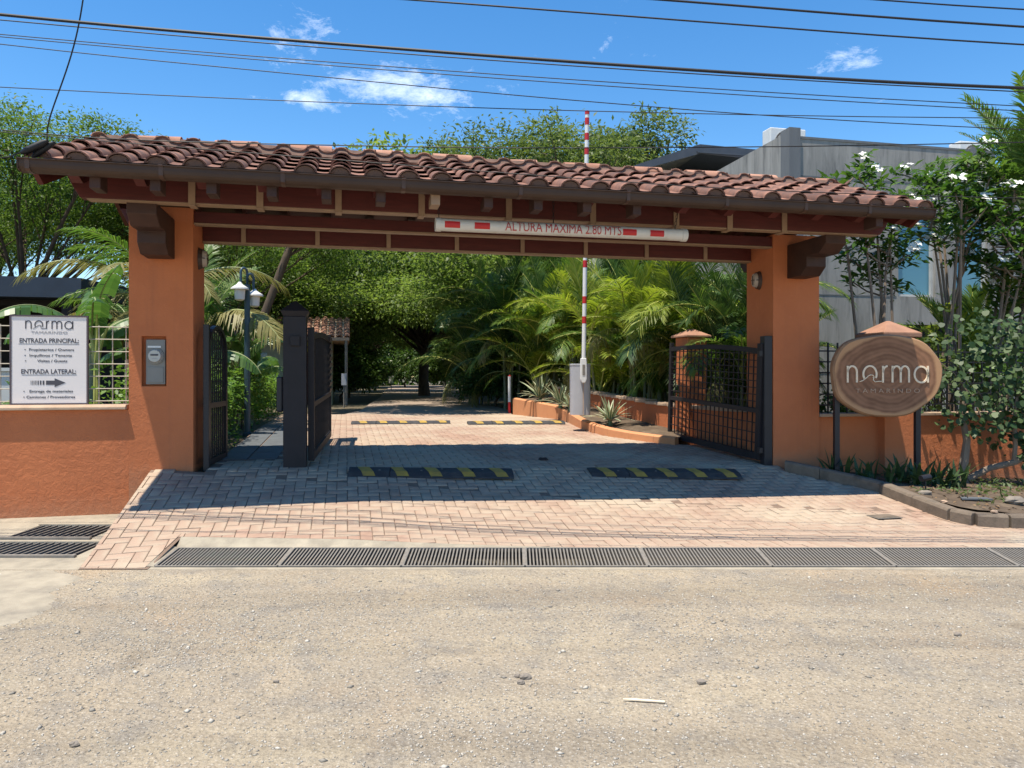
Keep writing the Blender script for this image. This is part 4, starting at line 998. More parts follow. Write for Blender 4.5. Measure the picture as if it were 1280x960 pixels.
for i in range(9):                                             # louvre plates near the far edge of the left leaf
    z = .70 + i * .092
    mb = MB(); mb.add([(GLL - .50, -.03, z - .03), (GLL - .065, -.03, z - .03), (GLL - .065, -.045, z + .03), (GLL - .50, -.045, z + .03), (GLL - .50, -.036, z - .03), (GLL - .065, -.036, z - .03), (GLL - .065, -.051, z + .03), (GLL - .50, -.051, z + .03)],
        [(0, 1, 2, 3), (4, 7, 6, 5), (0, 4, 5, 1), (2, 6, 7, 3), (0, 3, 7, 4), (1, 5, 6, 2)]); mb.build('louvre', M['iron_grey'], gll)
# pedestrian gate with arched top, swung inwards beside the left pillar
pg0 = sv(-3.40, .12); zg = D(pg0.x, pg0.y)
pg = empty('pedestrian_gate', (pg0.x, pg0.y, zg + .03), YAW + R(86), 'narrow dark pedestrian gate with round-arched top beside the left pillar', 'gate')
Lg, Hg = .88, 1.56
mb = MB(); mb.box(-.05, 0, -.03, .03, -.06, Hg - .02); mb.build('hinge_post', M['iron'], pg, bevel=.004)
def archpts(r_, n_=16): return [(Lg / 2 - r_ * math.cos(math.pi * i / n_), Hg - .30 + .30 * (r_ / (Lg / 2)) * math.sin(math.pi * i / n_)) for i in range(n_ + 1)]
o_ = archpts(Lg / 2 - .003); i_ = archpts(Lg / 2 - .063)
mb = MB(); nA = len(o_)
for y in (-.025, .025): pass
vs = [(x, -.025, z) for x, z in o_] + [(x, -.025, z) for x, z in i_] + [(x, .025, z) for x, z in o_] + [(x, .025, z) for x, z in i_]
for i in range(nA - 1):
    mb.add([vs[i], vs[i + 1], vs[nA + i + 1], vs[nA + i], vs[2 * nA + i], vs[2 * nA + i + 1], vs[3 * nA + i + 1], vs[3 * nA + i]], [(0, 1, 2, 3), (4, 7, 6, 5), (0, 4, 5, 1), (3, 2, 6, 7)])
mb.build('arch_rail', M['iron'], pg)
for x in (.003, Lg - .063): MB().box(x, x + .06, -.025, .025, 0, Hg - .301).build('stile', M['iron'], pg)
for z in (.0, .62): MB().box(.064, Lg - .064, -.022, .022, z, z + .06).build('rail', M['iron'], pg)
for i in range(1, 8):
    x = .06 + (Lg - .12) * i / 8; zt = Hg - .30 + .26 * math.sqrt(max(0, 1 - ((x - Lg / 2) / (Lg / 2 - .05)) ** 2))
    MB().box(x - .007, x + .007, -.007, .007, .061, .619).build('bar', M['iron'], pg); MB().box(x - .007, x + .007, -.007, .007, .681, zt).build('bar', M['iron'], pg)
for k in range(9): MB().box(.064, Lg - .064, .008, .016, .13 + k * .13, .142 + k * .13).build('cross_bar', M['iron'], pg)
p = P(264, 575, 8.95); tag(inst('stone', rock_mesh('stone', .075, M['rock'], 77), None, (p.x, p.y, D(p.x, p.y) + .045)), 'rounded stone lying at the foot of the pedestrian gate', 'stone')

# ================================================================== SPEED BUMPS
def bump(xc, yc, L, lab):
    z = D(xc, yc); dx = math.atan2(D(xc + .8, yc + .8 * .2217) - D(xc - .8, yc - .8 * .2217), 1.64); dy = math.atan2(D(xc, yc + .2) - D(xc, yc - .2), .4)
    r = empty('speed_bump', (xc, yc, z + .010), 0, lab, 'speed bump', 'rubber speed bumps on the driveway')
    r.rotation_euler = Euler((dy, -dx, YAW * .55), 'XYZ')
    pr_ = [(-.17, 0), (.17, 0), (.155, .02), (.08, .048), (-.08, .048), (-.155, .02)]
    nseg = 4; w = L / nseg
    for i in range(nseg):
        MB().prism(pr_, -L / 2 + i * w + .003, -L / 2 + (i + 1) * w - .003, 'x').build('rubber_section', M['rubber'], r, bevel=.004)
    for i in range(8): MB().tube([(-L / 2 + L * (i + .5) / 8, .03 * (-1) ** i, .046), (-L / 2 + L * (i + .5) / 8, .03 * (-1) ** i, .051)], .012, 8).build('bolt', M['grate'], r)
    for i in range(5):
        x = -L / 2 + L * (i + .5) / 5; q = .012; up = .0035
        top = [(-.157, .019), (-.08, .0478), (.08, .0478), (.157, .019)]
        mb = MB(); vs = []
        for (y, zz) in top:
            sh = -y * .35; vs += [(x - .065 + sh, y, zz + up), (x + .065 + sh, y, zz + up)]
        mb.add(vs, [(2 * k, 2 * k + 1, 2 * k + 3, 2 * k + 2) for k in range(3)])
        mb.add([(a, b, c - .008) for a, b, c in vs], [(2 * k, 2 * k + 2, 2 * k + 3, 2 * k + 1) for k in range(3)])
        mb.build('yellow_stripe', M['yellow'], r, fix=False)
for px0, px1, py, Z, lab in ((437, 642, 592, 8.42, 'near rubber speed bump in the roof shade, left half of the driveway'), (735, 925, 590, 8.98, 'near rubber speed bump in the roof shade, right half of the driveway'),
                             (440, 563, 530, 14.1, 'far sunlit speed bump on the left half of the driveway'), (585, 705, 530, 14.1, 'far sunlit speed bump on the right half of the driveway')):
    xc = ((px0 + px1) / 2 - 640) / F * Z; bump(xc, Z, 1.83, lab)
# raised pavement stud
p = P(679, 578, 9.5); rs = empty('road_stud', (p.x, p.y, D(p.x, p.y) + .012), YAW, 'small grey gate stop stud set in the shaded pavers', 'road stud')
MB().frustum(0, 0, 0, .03, .06, .05, .035, .03).build('stud_base', M['iron_grey'], rs, bevel=.006); MB().tube([(0, 0, .031), (0, 0, .05)], [.025, .018], 12).build('stud_head', M['grate'], rs)
# ================================================================== PLANTER, BARRIER
pl = empty('planter', (0, 0, 0), 0, 'orange planter with rounded front edge right of the driveway', 'planter')
FE = [(2.50, 11.42, .62), (2.22, 11.62, .64), (1.90, 11.95, .665), (1.62, 12.30, .70), (1.42, 12.75, .74), (1.28, 13.4, .78), (1.15, 14.4, .85), (1.0, 15.6, .93), (.55, 16.5, .99), (.08, 17.5, 1.04)]
BE = [(2.78, 12.15, 1.10), (2.55, 12.75, 1.12), (2.3, 13.5, 1.16), (2.0, 14.4, 1.20), (1.75, 15.2, 1.24), (1.45, 16.2, 1.28), (1.15, 17.2, 1.33)]
prof = [(-.075, -1), (-.075, -.03), (-.055, -.005), (-.02, .006), (.035, .004), (.07, -.02), (.075, -1)]
def edge_piece(k_, name, mt_):
    def frame(i):
        a, b = FE[max(i - 1, 0)], FE[min(i + 1, len(FE) - 1)]; d = Vector((b[0] - a[0], b[1] - a[1], 0)).normalized(); return Vector((-d.y, d.x, 0))
    k = len(prof)
    def ring(i, sh):
        c = Vector((FE[i][0], FE[i][1], 0)); e = Vector((FE[k_ + 1][0] - FE[k_][0], FE[k_ + 1][1] - FE[k_][1], 0)).normalized() * sh; nn = frame(i)
        return [((c + e + nn * o)[0], (c + e + nn * o)[1], (.3 if h < -.5 else FE[i][2] + h)) for o, h in prof]
    mb = MB(); g_ = .012 if k_ >= len(FE) - 4 else .001
    mb.add(ring(k_, g_) + ring(k_ + 1, -g_), [tuple(range(k)), tuple(reversed(range(k, 2 * k)))] + [(i, i + k, (i + 1) % k + k, (i + 1) % k) for i in range(k)])
    return mb.build(name, mt_, pl)
M['planter_edge'] = mat('planter_edge_paint', (0.60, 0.27, 0.125), (0.52, 0.22, 0.10), .85, 3, .15, 50)
for k_ in range(len(FE) - 1): edge_piece(k_, 'front_edge', M['planter_edge'])
# soil of the planter
mb = MB(); nn_ = 12
fa = [Vector(a) for a in FE]; ba = [Vector((2.78, 11.9, 1.1))] + [Vector(a) for a in BE]
def along(pts, t):
    x = t * (len(pts) - 1); i = min(int(x), len(pts) - 2); return pts[i].lerp(pts[i + 1], x - i)
rows = []
for i in range(nn_ + 1):
    t = i / nn_; f = along(fa, t); b = along(ba, t); rows.append([(f.x, f.y, f.z - .045), ((f.x + b.x) / 2, (f.y + b.y) / 2, f.z + .02), (b.x, b.y, f.z + .03)])
mb.add([p for r_ in rows for p in r_], [(3 * i + j, 3 * i + j + 1, 3 * i + j + 4, 3 * i + j + 3) for i in range(nn_) for j in range(2)])
mb.build('soil', M['soil'], pl, fix=False)
# back wall with cap stones
bw = empty('garden_wall', (0, 0, 0), 0, 'low orange garden wall with rough cap stones behind the planter', 'wall')
BW_ = [(3.62, 10.05, 1.10), (3.2, 11.1, 1.09), (2.93, 11.85, 1.09)] + BE
for a, b in zip(BW_, BW_[1:]):
    p, q = Vector((a[0], a[1], 0)), Vector((b[0], b[1], 0)); d = (q - p).normalized(); n2 = Vector((-d.y, d.x, 0)) * .085
    zt = (a[2], b[2])
    mb = MB(); mb.add([(*(p + n2)[:2], .2), (*(p - n2)[:2], .2), (*(q - n2)[:2], .2), (*(q + n2)[:2], .2), (*(p + n2)[:2], zt[0] - .06), (*(p - n2)[:2], zt[0] - .06), (*(q - n2)[:2], zt[1] - .06), (*(q + n2)[:2], zt[1] - .06)],
        [(0, 3, 2, 1), (4, 5, 6, 7), (0, 1, 5, 4), (1, 2, 6, 5), (2, 3, 7, 6), (3, 0, 4, 7)]); mb.build('wall_body', M['stucco_fine'], bw)
    L = (q - p).length; k = max(1, round(L / .33))
    for i in range(k):
        c0 = p.lerp(q, i / k) + d * .006; c1 = p.lerp(q, (i + 1) / k) - d * .006; n3 = n2 * 1.45; zz0 = zt[0] + (zt[1] - zt[0]) * i / k - .058; hh = rng.uniform(.05, .062)
        mb = MB(); mb.add([(*(c0 + n3)[:2], zz0), (*(c0 - n3)[:2], zz0), (*(c1 - n3)[:2], zz0), (*(c1 + n3)[:2], zz0), (*(c0 + n3)[:2], zz0 + hh), (*(c0 - n3)[:2], zz0 + hh), (*(c1 - n3)[:2], zz0 + hh), (*(c1 + n3)[:2], zz0 + hh)],
            [(0, 3, 2, 1), (4, 5, 6, 7), (0, 1, 5, 4), (1, 2, 6, 5), (2, 3, 7, 6), (3, 0, 4, 7)]); mb.build('cap_stone', M['cap'], bw, bevel=.01)
pp = empty('gate_pier', (2.86, 12.02, 0), YAW + R(8), 'orange pier with shallow tiled cap behind the right gate leaf', 'pier')
MB().box(-.175, .175, -.175, .175, .3, 2.16).build('shaft', M['stucco_fine'], pp, bevel=.01)
mb = MB(); mb.box(-.23, .23, -.23, .23, 2.162, 2.19); mb.frustum(0, 0, 2.1905, 2.30, .23, .23, .03, .03); mb.build('cap', M['pinkcap'], pp, bevel=.006)
# boom barrier
bp = P(725, 516, 13.0); zb = bp.z - .03
bb = empty('boom_barrier', (bp.x, bp.y, zb), R(0), 'grey barrier cabinet with raised red and white boom by the planter', 'barrier')
mb = MB(); n = 20; cs = []
for i in range(n):
    t = 2 * math.pi * i / n; c, s_ = math.cos(t), math.sin(t); cs.append((.175 * math.copysign(abs(c) ** .5, c), .15 * math.copysign(abs(s_) ** .5, s_)))
mb.prism(cs, .0, .84, 'z'); mb.build('cabinet', M['cabinet'], bb, sm=True)
mb = MB(); mb.prism([(x * 1.03, y * 1.03) for x, y in cs], .842, .875, 'z'); mb.build('lid', M['cabinet'], bb, bevel=.006)
MB().prism([(-.028, .28), (.03, .28), (.055, .34), (.055, .60), (.048, .70), (-.048, .70), (-.055, .60), (-.055, .34)], -.24, -.156, 'y').build('arm_hub', M['white'], bb, bevel=.01, loc=(.04, 0, .27 - .0))
MB().box(.02, .065, -.246, -.2405, .68, .86).build('hub_plate', M['grate'], bb)
MB().box(.034, .046, -.19, -.172, .0, .55).build('counter_rod', M['cap'], bb)
b0 = Vector((.045, -.2, .90)); top = P(734, 141, 12.8) - Vector((bp.x, bp.y, zb)); top.y = -.2
bs = [(0, .26, 'white')]; 
segs = []
Lb = (top - b0).length; dirb = (top - b0).normalized()
def boom(a, b, m, w=.036):
    MB().tube([b0 + dirb * a, b0 + dirb * b], w, 12).build('boom_section' if m == 'white' else 'red_band', M[m], bb, sm=True)
bounds = [('white', 0, Lb)]
reds = []
for py in (375, 400, 330, 300, 270, 240, 189, 171, 152): 
    z = (470 - py) / F * 12.8 + CAMZ - zb; t = (z - b0.z) / dirb.z; reds.append(t)
boom(0, Lb - .03, 'white'); boom(Lb - .03, Lb + .03, 'red', .040)
for t in reds: boom(t - .06, t + .06, 'red', .0375)

# ================================================================== LAMP POST, SMALL POSTS, GUARD HOUSE
lp = P(309, 535, 12.2); lz = .58
l = empty('garden_lamp', (lp.x, lp.y, lz), YAW + R(48), 'blue-green garden lamp post with twin hooded white lanterns beside the hedge', 'lamp post')
MB().tube([(0, 0, 0), (0, 0, .05), (0, 0, .06), (0, 0, 2.45)], [.09, .09, .05, .045], 12).build('post', M['lamp_post'], l)
for sg, zz in ((-1, 2.34), (1, 2.26)):
    mb = MB(); pts = [(0, 0, zz - .05)]
    for i in range(9): a = math.pi * i / 8; pts.append((sg * (.065 - .065 * math.cos(a)), 0, zz + .30 + .075 * math.sin(a)))
    pts.append((sg * .13, 0, zz + .10)); mb.tube(pts, .02, 8); mb.build('arm', M['lamp_post'], l, sm=True)
    mb = MB(); mb.tube([(sg * .15, 0, zz + .14), (sg * .15, 0, zz + .10), (sg * .15, 0, zz + .045), (sg * .15, 0, zz + .02)], [.02, .05, .135, .14], 18); mb.build('hood', M['lamp_glass'], l)
    mb = MB(); mb.tube([(sg * .15, 0, zz + .018), (sg * .15, 0, zz - .14), (sg * .15, 0, zz - .16)], [.085, .075, .045], 16); mb.build('lantern', M['lamp_glass'], l, sm=True)
def notice(px, py0, py1, Z, w, h, lab, m='white'):
    b = P(px, py1, Z); t = P(px, py0, Z)
    r = empty('notice_post', (b.x, b.y, .62), YAW, lab, 'notice'); ht = t.z - .62
    MB().tube([(0, 0, 0), (0, 0, ht - .02)], .022, 8).build('post', M['grate'], r); MB().box(-w / 2, w / 2, -.05, -.024, ht - h, ht).build('plate', M[m], r, bevel=.003)
notice(430, 467, 505, 22, .15, .34, 'small grey notice plate on a post left of the inner road', 'cabinet')
notice(489, 470, 486, 44, .28, .42, 'tiny white notice at the far end of the inner road')
r = empty('marker_post', (-.06, 18.2, .62), 0, 'white and red marker post at the far end of the planter', 'marker post')
MB().tube([(0, 0, 0), (0, 0, .30)], .036, 12).build('lower_band', M['red'], r); MB().tube([(0, 0, .301), (0, 0, .92)], .036, 12).build('upper_band', M['white'], r); MB().tube([(0, 0, .921), (0, 0, .96)], [.036, .02], 12).build('cap', M['red'], r)
r = empty('blue_standpipe', (-1.0, 24.2, .62), 0, 'dark blue standing pipe in the shade under the palms', 'standpipe')
MB().tube([(0, 0, 0), (0, 0, .55), (0, 0, .6), (0, 0, .72)], [.07, .07, .11, .09], 12).build('pipe', M['blue'], r, sm=True); MB().tube([(-.16, 0, .42), (.16, 0, .42)], .04, 10).build('arm', M['blue'], r)
# guard house beyond the hedge
gh = empty('guard_house', (-7.45, 24.5, .6), YAW, 'small olive guard house with clay tile roof beyond the left gate', 'house')
MB().box(-2.4, 1.55, 0, 3.0, 0, 2.15).build('wall', M['olive_wall'], gh)
MB().box(.35, 1.15, -.04, .02, 0, 1.95).build('door', M['maroon'], gh); MB().box(.22, .345, -.05, .03, 0, 2.0).build('door_frame', M['planter_edge'], gh); MB().box(-1.6, -.5, -.04, .02, .9, 1.7).build('window', M['window'], gh)
MB().prism([(-.5, 2.20), (1.5, 2.95), (3.5, 2.20), (3.5, 2.10), (-.5, 2.10)], -2.8, 2.1, 'x').build('roof_body', M['cap'], gh)
gt = barrel(.10, .085, .42, .02, n=6).mesh('roof_tile', M['ridge'], sm=True)
pg_ = math.atan2(.75, 2.0)
for c in range(20):
    for row in range(6): inst('roof_tile', gt, gh, (-2.72 + c * .25, -.52 + row * .36 * math.cos(pg_), 2.21 + row * .36 * math.sin(pg_)), (pg_ - .04, 0, 0))
MB().tube([(2.0, -.45, 0), (2.0, -.45, 2.09)], .05, 8).build('post', M['grate'], gh)

# ================================================================== DARK PAVILION AND WHITE WALL ON THE LEFT
pv_ = empty('dark_pavilion', (-9.2, 15.0, .5), YAW, 'dark pavilion with navy metal roof behind the left wall', 'pavilion')
mb = MB(); mb.add([(-9, 0, 2.62), (.55, 0, 2.62), (.55, 0, 3.02), (-9, 0, 3.02), (-9, 6, 3.35), (.55, 6, 3.35), (.55, 6, 2.95), (-9, 6, 2.95)], [(0, 1, 2, 3), (3, 2, 5, 4), (4, 5, 6, 7), (7, 6, 1, 0), (1, 6, 5, 2), (0, 3, 4, 7)])
mb.build('roof', M['navy'], pv_)
for k in range(1, 8): MB().box(-9, .3, .3 + k * .7, .36 + k * .7, 2.50 + k * .037, 2.615 + k * .037).build('rafter', M['pav_dark'], pv_)
MB().box(-9, .2, 5.0, 5.15, 0, 2.95).build('back_wall', M['pav_dark'], pv_)
for x in (.2, -2.6, -5.6): MB().box(x - .09, x + .09, .25, .43, 0, 2.615).build('post', M['pav_dark'], pv_)
MB().box(-8.9, .2, .8, 5.0, .0, .05).build('floor', M['slate'], pv_)
ww = empty('garden_wall', sv(-8.2, 3.6, .4), YAW + R(2), 'bright white garden wall behind the mesh fence', 'wall')
MB().box(-9, 2.6, 0, .18, 0, 1.22).build('wall_body', M['white_wall'], ww); MB().box(-9.02, 2.62, -.03, .21, 1.222, 1.27).build('coping', M['white_wall'], ww)

# ================================================================== CONCRETE HOUSE ON THE RIGHT
cb = empty('concrete_house', (5.5, 15.0, 0), YAW, 'grey board-marked concrete house with blue windows behind the flowering trees', 'house')
CH = 6.30
def wall_with_holes(x0, x1, z0, z1, holes, y, th, mt_, nm='wall'):
    xs_ = sorted({x0, x1} | {h[0] for h in holes} | {h[1] for h in holes}); zs_ = sorted({z0, z1} | {h[2] for h in holes} | {h[3] for h in holes})
    mb = MB()
    for i in range(len(xs_) - 1):
        for j in range(len(zs_) - 1):
            cx, cz = (xs_[i] + xs_[i + 1]) / 2, (zs_[j] + zs_[j + 1]) / 2
            if any(h[0] < cx < h[1] and h[2] < cz < h[3] for h in holes): continue
            mb.quad((xs_[i], y, zs_[j]), (xs_[i + 1], y, zs_[j]), (xs_[i + 1], y, zs_[j + 1]), (xs_[i], y, zs_[j + 1]))
    for (a, b, c, d) in holes:
        for p, q in (((a, c), (b, c)), ((b, c), (b, d)), ((b, d), (a, d)), ((a, d), (a, c))):
            mb.quad((p[0], y, p[1]), (p[0], y + th, p[1]), (q[0], y + th, q[1]), (q[0], y, q[1]))
    return mb.build(nm, mt_, cb, fix=False)
holes = [(2.55, 3.45, 3.20, 5.20), (3.95, 4.75, 2.9, 5.0), (2.70, 4.6, 2.05, 2.62)]
wall_with_holes(.25, 4.95, 0, CH, holes, 0, .25, M['conc_wall'])
MB().box(-.0, .249, -.06, .25, 0, CH + .20).build('corner_fin', M['conc_dark'], cb)
MB().box(4.30, 4.42, -.05, -.002, 5.0, CH + .10).build('corner_fin', M['conc_dark'], cb)
mb = MB(); mb.quad((0, .25, 0), (0, 8, 0), (0, 8, CH + .12), (0, .25, CH + .12)); mb.quad((0, 8, 0), (9, 8, 0), (9, 8, CH), (0, 8, CH)); mb.quad((9, 8, 0), (9, 1, 0), (9, 1, CH), (9, 8, CH)); mb.quad((.25, .02, CH - .3), (9, .02, CH - .3), (9, 8, CH - .3), (0.01, 8, CH - .3)); mb.build('side_wall', M['conc_wall'], cb, fix=False)
MB().box(.25, 4.95, -.012, .24, CH + .001, CH + .05).build('parapet_cap', M['conc_dark'], cb)
for (a, b, z) in ((.26, 2.5, 3.18), (.26, 4.9, 5.55), (.26, 4.9, 1.6)): MB().box(a, b, -.006, .004, z, z + .022).build('joint_line', M['conc_dark'], cb)
for i, h in enumerate(holes):
    w_ = empty('window', (0, 0, 0)); w_.parent = cb
    MB().box(h[0], h[1], .12, .135, h[2], h[3]).build('pane_or_shade_sheet', M['window'] if i < 2 else M['dark'], w_)  # lowest opening: near-black sheet stands in for the shade inside
    if i < 2:
        for a, b in ((h[0], h[0] + .05), (h[1] - .06, h[1])): MB().box(a, b, .06, .119, h[2], h[3]).build('frame', M['frame_white'], w_)
        for a, b in ((h[2], h[2] + .05), (h[3] - .05, h[3])): MB().box(h[0] + .051, h[1] - .061, .06, .119, a, b).build('frame', M['frame_white'], w_)
MB().box(.0 + -.75, -.01, 1.2, 1.45, 5.2, 5.6).build('lintel', M['conc_dark'], cb)
# louvred wing
MB().box(4.951, 9.0, .10, 1.0, 0, 5.25).build('wing_wall', M['louver'], cb)
for i in range(24): MB().box(4.96, 9.0, .0, .098, 2.2 + i * .125, 2.2 + i * .125 + .085).build('louvre', M['louver'], cb, bevel=.006)
def aircon(p, rz, lab):
    r = empty('air_conditioner', p, rz, lab, 'air conditioner')
    MB().box(-.42, .42, -.16, .16, 0, .58).build('case', M['white'], r, bevel=.02)
    mb = MB(); 
    for rr in (.06, .11, .16, .21): 
        pts = [(-.1 + rr * math.cos(2 * math.pi * i / 20), -.168, .29 + rr * math.sin(2 * math.pi * i / 20)) for i in range(21)]; mb.tube(pts, .008, 5, cap=False)
    for a in range(6): mb.tube([(-.1, -.168, .29), (-.1 + .21 * math.cos(a * math.pi / 3), -.168, .29 + .21 * math.sin(a * math.pi / 3))], .006, 5)
    mb.build('fan_guard', M['louver'], r)
    mb = MB()
    vs = [(-.1 + .21 * math.cos(2 * math.pi * i / 20), -.1615, .29 + .21 * math.sin(2 * math.pi * i / 20)) for i in range(20)]
    mb.add(vs, [tuple(reversed(range(20)))]); mb.build('fan_opening', M['strap'], r, fix=False)
    for sx in (-.3, .3): MB().box(sx - .03, sx + .03, -.15, .15, -.1, -.001).build('foot', M['iron'], r)
def cbw(a, b, z): return Vector((5.5 + a * CU - b * SU, 15.0 + a * SU + b * CU, z))
aircon(cbw(.55, 1.0, CH - .08), YAW, 'white air conditioner peeping over the concrete corner, left one')
aircon(cbw(4.75, .45, CH - .25), YAW, 'white air conditioner with round fan on the parapet, right one')
# dark house behind, with a lean-to metal roof
dh = empty('dark_house', (6.0, 24.0, 0), YAW, 'house with charcoal sloping metal roof behind the concrete house', 'house')
mb = MB(); mb.add([(-2.2, 0, 8.15), (0, 0, 8.95), (5, .3, 8.95), (5, 6, 9.0), (0, 6, 9.0), (-2.2, 6, 8.2)], [(0, 1, 4, 5), (1, 2, 3, 4)])
mb.add([(-2.2, 0, 7.95), (0, 0, 8.65), (5, .3, 8.6), (5, 6, 8.6), (0, 6, 8.6), (-2.2, 6, 7.9)], [(5, 4, 1, 0), (4, 3, 2, 1)])
mb.add([(-2.2, 0, 8.15), (0, 0, 8.95), (5, .3, 8.95), (-2.2, 0, 7.95), (0, 0, 8.65), (5, .3, 8.6)], [(3, 4, 1, 0), (4, 5, 2, 1)])
mb.add([(-2.2, 0, 8.15), (-2.2, 6, 8.2), (-2.2, 6, 7.9), (-2.2, 0, 7.95)], [(0, 1, 2, 3)]); mb.build('roof', M['slate_roof'], dh, fix=False)
MB().box(-.1, 5, -.06, -.003, 8.66, 8.72).build('gutter', M['slate_roof'], dh); MB().box(-1.2, 5, 1.2, 5.8, 0, 8.1).build('wall', M['conc_dark'], dh)

# ================================================================== WIRES
def wire(pts, rad, lab, deps=None):
    """pts: picture positions with the distance Z at which the wire hangs"""
    W_ = [P(*p) for p in pts]
    a = W_[0] + (W_[0] - W_[1]).normalized() * 14; b = W_[-1] + (W_[-1] - W_[-2]).normalized() * 14; a.z += .25; b.z += .25
    n_ = 8; out = [a]
    for p, q in zip(W_, W_[1:]):
        for i in range(n_): out.append(p.lerp(q, i / n_))
    out += [W_[-1], b]
    # soften the corners
    for _ in range(6): out = [out[0]] + [(out[i - 1] + out[i] * 2 + out[i + 1]) / 4 for i in range(1, len(out) - 1)] + [out[-1]]
    tag(MB().tube(out, rad, 6).build('overhead_cable', M['black'], sm=True), lab, 'cable', 'overhead cables along the street')
wire([(0, 20, 6.05), (320, 47, 6.05), (640, 72, 6.05), (960, 94, 6.05), (1280, 112, 6.05)], .0125, 'thickest black cable crossing the whole sky')
wire([(0, 28, 6.6), (640, 78, 6.6), (1280, 118, 6.6)], .005, 'thin cable just under the thickest black cable')
wire([(0, 46, 6.3), (640, 95, 6.3), (1280, 136, 6.3)], .0038, 'upper of the close pair of cables in the middle of the sky')
wire([(0, 49, 6.35), (640, 100, 6.35), (1280, 142, 6.35)], .0038, 'lower of the close pair of cables in the middle of the sky')
wire([(0, 57, 6.2), (320, 88, 6.2), (640, 119, 6.2), (930, 143, 6.2), (1280, 164, 6.2)], .0038, 'steep thin cable that crosses another near the right of the sky')
wire([(0, 112, 6.4), (640, 137, 6.4), (1280, 151, 6.4)], .0038, 'nearly level thin cable low in the sky')
wire([(380, -9, 5.9), (520, 0, 5.9), (900, 29, 5.9), (1280, 58, 5.9)], .0065, 'cable leaving the top edge left of the middle')
wire([(700, -9, 5.9), (835, 0, 5.9), (1280, 36, 5.9)], .0085, 'thick cable leaving the top edge right of the middle')
wire([(950, -11, 6.0), (1100, 0, 6.0), (1280, 13, 6.0)], .006, 'cable cutting the top right corner of the sky')
wire([(0, 163, 5.9), (110, 172, 5.9), (240, 178, 5.95), (640, 186, 6.1), (1280, 181, 6.3)], .0045, 'cable passing just above the roof ridge')
wire([(0, 166, 5.9), (200, 182, 5.9), (600, 214, 5.9), (900, 236, 5.9), (1280, 250, 5.9)], .0036, 'thin cable passing in front of the roof tiles')
# service drop to the left corner of the roof
cc_ = sv(RS0 + .05, VE - .1, ZE + .05)
dr = [P(112, -60, 6.0), P(104, 0, 6.05), P(97, 45, 6.1), P(80, 100, 6.2), P(57, 155, 6.3), cc_ + Vector((.16, 0, .10))]
sm_ = []
for p, q in zip(dr, dr[1:]):
    for i in range(5): sm_.append(p.lerp(q, i / 5))
sm_.append(dr[-1]); 
for _ in range(14): sm_ = [sm_[0]] + [(sm_[i - 1] + sm_[i] * 2 + sm_[i + 1]) / 4 for i in range(1, len(sm_) - 1)] + [sm_[-1]]
tag(MB().tube(sm_, .0065, 6).build('service_cable', M['black'], sm=True), 'hanging cable dropping steeply to the left roof corner', 'cable')
cs_ = empty('cable_splice', cc_, YAW, 'black cable splice closure resting on the left gutter corner', 'cable splice')
MB().tube([(-.06, 0, -.01), (-.02, 0, .01), (.10, .01, .085), (.15, .01, .115)], [.012, .03, .03, .012], 10).build('closure', M['black'], cs_, sm=True)
MB().tube([(.01, .05, -.03), (.05, .05, .01), (.15, .05, .09), (.19, .05, .115)], [.012, .028, .028, .012], 10).build('closure', M['black'], cs_, sm=True)
MB().tube([(-.3, .02, -.07), (-.15, .02, -.04), (-.05, 0, .0)], .006, 6).build('lead', M['black'], cs_)
# ================================================================== VEGETATION
def unit(a): return a / np.maximum(np.linalg.norm(a, axis=1, keepdims=True), 1e-9)
def leaf_arrays(C, d, nrm, L, Wd, fold=.18):
    d = unit(d); s = unit(np.cross(d, nrm)); up = np.cross(s, d)
    L = L[:, None]; Wd = Wd[:, None]
    V = np.stack([C, C + d * L * .45 + s * Wd / 2 + up * Wd * fold, C + d * L - up * L * .10, C + d * L * .45 - s * Wd / 2 + up * Wd * fold], 1).reshape(-1, 3)
    Fq = np.arange(len(V)).reshape(-1, 4); return V, Fq
def clump_leaves(rg, pts, k, cs, L, W_, droop=.25, flat=.6, out=None):
    n = len(pts) * k; C = np.repeat(pts, k, 0) + rg.normal(0, 1, (n, 3)) * np.array([cs, cs, cs * flat])
    d = rg.normal(0, 1, (n, 3)); d[:, 2] *= .55; d[:, 2] -= droop
    if out is not None: d += np.repeat(out, k, 0) * .7
    nr = rg.normal(0, .45, (n, 3)); nr[:, 2] += 1
    return leaf_arrays(C, d, nr, L * rg.uniform(.45, 1.45, n), W_ * rg.uniform(.55, 1.4, n))
def join(parts):
    V, Fq, o = [], [], 0
    for v, f in parts: V.append(v); Fq.append(f + o); o += len(v)
    return np.concatenate(V), np.concatenate(Fq)
